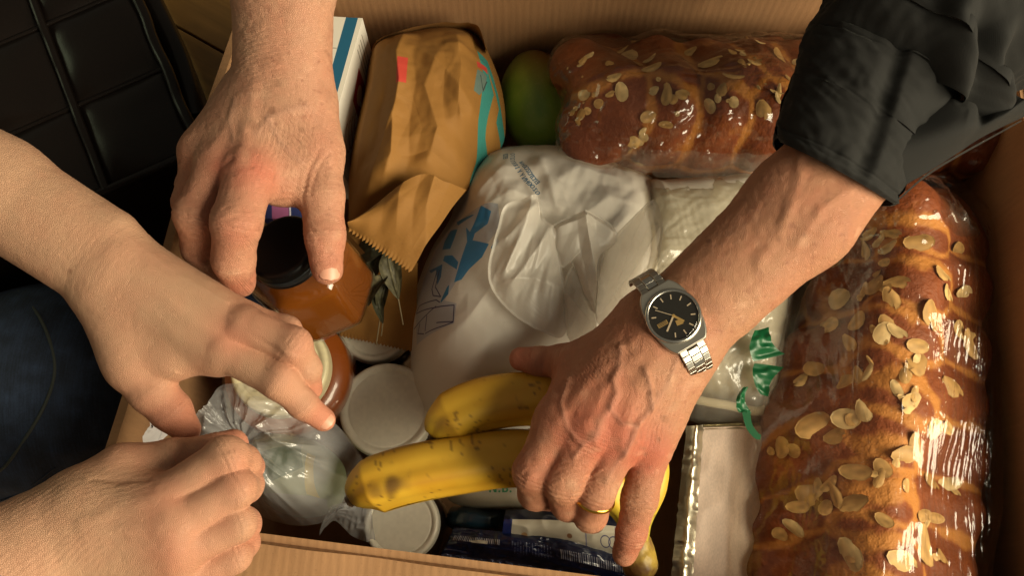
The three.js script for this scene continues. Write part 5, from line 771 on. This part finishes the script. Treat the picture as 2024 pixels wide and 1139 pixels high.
// ---------- wedding ring ----------
{
  const c = P(1174, 985, .256), d = P(1167, 1020, .240).sub(P(1200, 925, .266)).normalize(), m = new THREE.MeshStandardMaterial({ color: 0xe0b04a, metalness: 1, roughness: .2 });
  const g = lathe([[.0117, -.0013], [.0122, -.0011], [.0125, 0], [.0122, .0011], [.0117, .0013], [.0113, 0], [.0117, -.0013]], 80); const r = part('ring', g, m, elder, false);
  r.quaternion.setFromUnitVectors(V(0, 1, 0), d); r.position.copy(c).sub(elder.position); r.scale.set(1, 1, 1);
}
// ---------- wristwatch ----------
{
  const w = new THREE.Group(); w.name = 'wristwatch'; elder.add(w);
  const C = P(1330, 626, .2925), arm0 = P(1318, 650, .26).sub(P(1560, 420, .285)).normalize(), X = P(1391, 722, .27).sub(P(1280, 548, .27)).setY(0).normalize(); // across the wrist, to the lower right
  let N = V(-.06, 1, .05).normalize(); N.addScaledVector(X, -N.dot(X)).normalize(); const Z = X.clone().cross(N).normalize();
  w.scale.setScalar(.94); w.quaternion.setFromRotationMatrix(new THREE.Matrix4().makeBasis(X, N, Z)); w.position.copy(C).sub(elder.position);
  const steel = new THREE.MeshStandardMaterial({ color: 0xb4afa4, metalness: 1, roughness: .36 }), polish = new THREE.MeshStandardMaterial({ color: 0xcac6bd, metalness: 1, roughness: .24 });
  const put = (name, g, m, x = 0, y = 0, z = 0, ry = 0) => { const p = part(name, g, m, w, false); p.position.set(x, y, z); p.rotation.y = ry; return p; };
  // tonneau case
  const sh = new THREE.Shape(); sh.moveTo(-.0205, -.0092); sh.bezierCurveTo(-.014, -.0175, .014, -.0175, .0205, -.0092); sh.lineTo(.0205, .0092); sh.bezierCurveTo(.014, .0175, -.014, .0175, -.0205, .0092); sh.closePath();
  const cg = new THREE.ExtrudeGeometry(sh, { depth: .0052, bevelEnabled: true, bevelSize: .0009, bevelThickness: .0009, bevelSegments: 3, curveSegments: 24 }); cg.rotateX(-Math.PI / 2); put('case', cg, steel, 0, -.0048, 0);
  put('bezel', lathe([[.0148, .0], [.0172, .0], [.0172, .0014], [.0166, .0022], [.0154, .0024], [.0149, .0016], [.0148, .0]]), polish, 0, .0008, 0);
  put('dial', new THREE.CylinderGeometry(.0149, .0149, .0006, 64), new THREE.MeshStandardMaterial({ color: 0x17140f, roughness: .35 }), 0, .0015, 0);
  const gold = new THREE.MeshStandardMaterial({ color: 0xcaa564, metalness: .7, roughness: .3 }), pale = new THREE.MeshStandardMaterial({ color: 0xcdb99c, metalness: .5, roughness: .32 });
  // markers: directions measured in the photograph, turned into the watch's own plane
  const photoDir = (a) => { const p = P(1330 + 40 * Math.cos(a), 626 + 40 * Math.sin(a), .29).sub(P(1330, 626, .29)); return Math.atan2(p.dot(Z), p.dot(X)); };
  for (const deg of [-98, -68, -36, -4, 26, 54, 84, 175, 205, 233]) { const a = photoDir(deg * Math.PI / 180), m = put('marker', new THREE.BoxGeometry(.0029, .0005, .0007), pale, Math.cos(a) * .0119, .0020, Math.sin(a) * .0119, -a); }
  const hand = (deg, l, wd, m, y) => { const a = photoDir(deg * Math.PI / 180); put('hand', new THREE.BoxGeometry(l, .0003, wd), m, Math.cos(a) * l * .42, y, Math.sin(a) * l * .42, -a); };
  hand(112, .0115, .0011, pale, .0024); hand(28, .0078, .0014, gold, .0022); hand(197, .0125, .0004, pale, .0027); put('hub', new THREE.CylinderGeometry(.0009, .0009, .001, 20), gold, 0, .0025, 0);
  const at2 = (deg, r) => { const a = photoDir(deg * Math.PI / 180); return [Math.cos(a) * r, Math.sin(a) * r]; };
  { const [x, z] = at2(143, .0083), r = photoDir(-28 * Math.PI / 180); const d = put('day_window', new THREE.BoxGeometry(.0066, .0004, .0026), gold, x, .0019, z, -r); for (const k of [-1, 0, 1]) { const m = part('day_mark', new THREE.BoxGeometry(.0056, .0002, .00028), new THREE.MeshStandardMaterial({ color: 0x2a2116, roughness: .5 }), w, false); m.position.set(x - Math.sin(r) * k * .0008, .0022, z + Math.cos(r) * k * .0008); m.rotation.y = -r; } }
  { const [x, z] = at2(47, .0052), r = photoDir(-20 * Math.PI / 180); put('date_window', new THREE.BoxGeometry(.0040, .0004, .0032), gold, x, .0019, z, -r); }
  put('crystal', lathe([[.0001, .0032], [.012, .003], [.0148, .0024], [.0149, .0018]]), new THREE.MeshPhysicalMaterial({ color: 0xffffff, roughness: .02, transmission: 1, thickness: 0, ior: 1.5 }));
  // bracelet: rows of three links bent round the wrist
  const link = (wz) => { const s = new RoundedBoxGeometry(.0041, .0018, wz, 3, .0005); return s; }, outer = link(.0050), mid = link(.0068);
  const rowAt = (s, dir) => { // arc length s from the lug
    const th0 = .22, R = .0205, a = th0 + s / R; return [dir * (.0200 + R * (Math.sin(a) - Math.sin(th0))), -.0034 - R * (Math.cos(th0) - Math.cos(a)), a * dir]; };
  for (const dir of [-1, 1]) for (let k = 0; k < (dir > 0 ? 9 : 8); k++) for (const [z, gg, off, mm] of [[-.0060, outer, 0, steel], [0, mid, .0020, polish], [.0060, outer, 0, steel]]) { const [x, y, a] = rowAt(.0022 + k * .0042 + off, dir), m = put('link', gg, dir > 0 ? polish : mm, x, y, z); m.rotation.z = -a; const tpr = 1 - .012 * k; m.scale.z = tpr; m.position.z *= tpr; }
}
scene.traverse((o) => { if (o.isMesh) { o.castShadow = true; o.receiveShadow = true; } });
renderer.render(scene, camera);
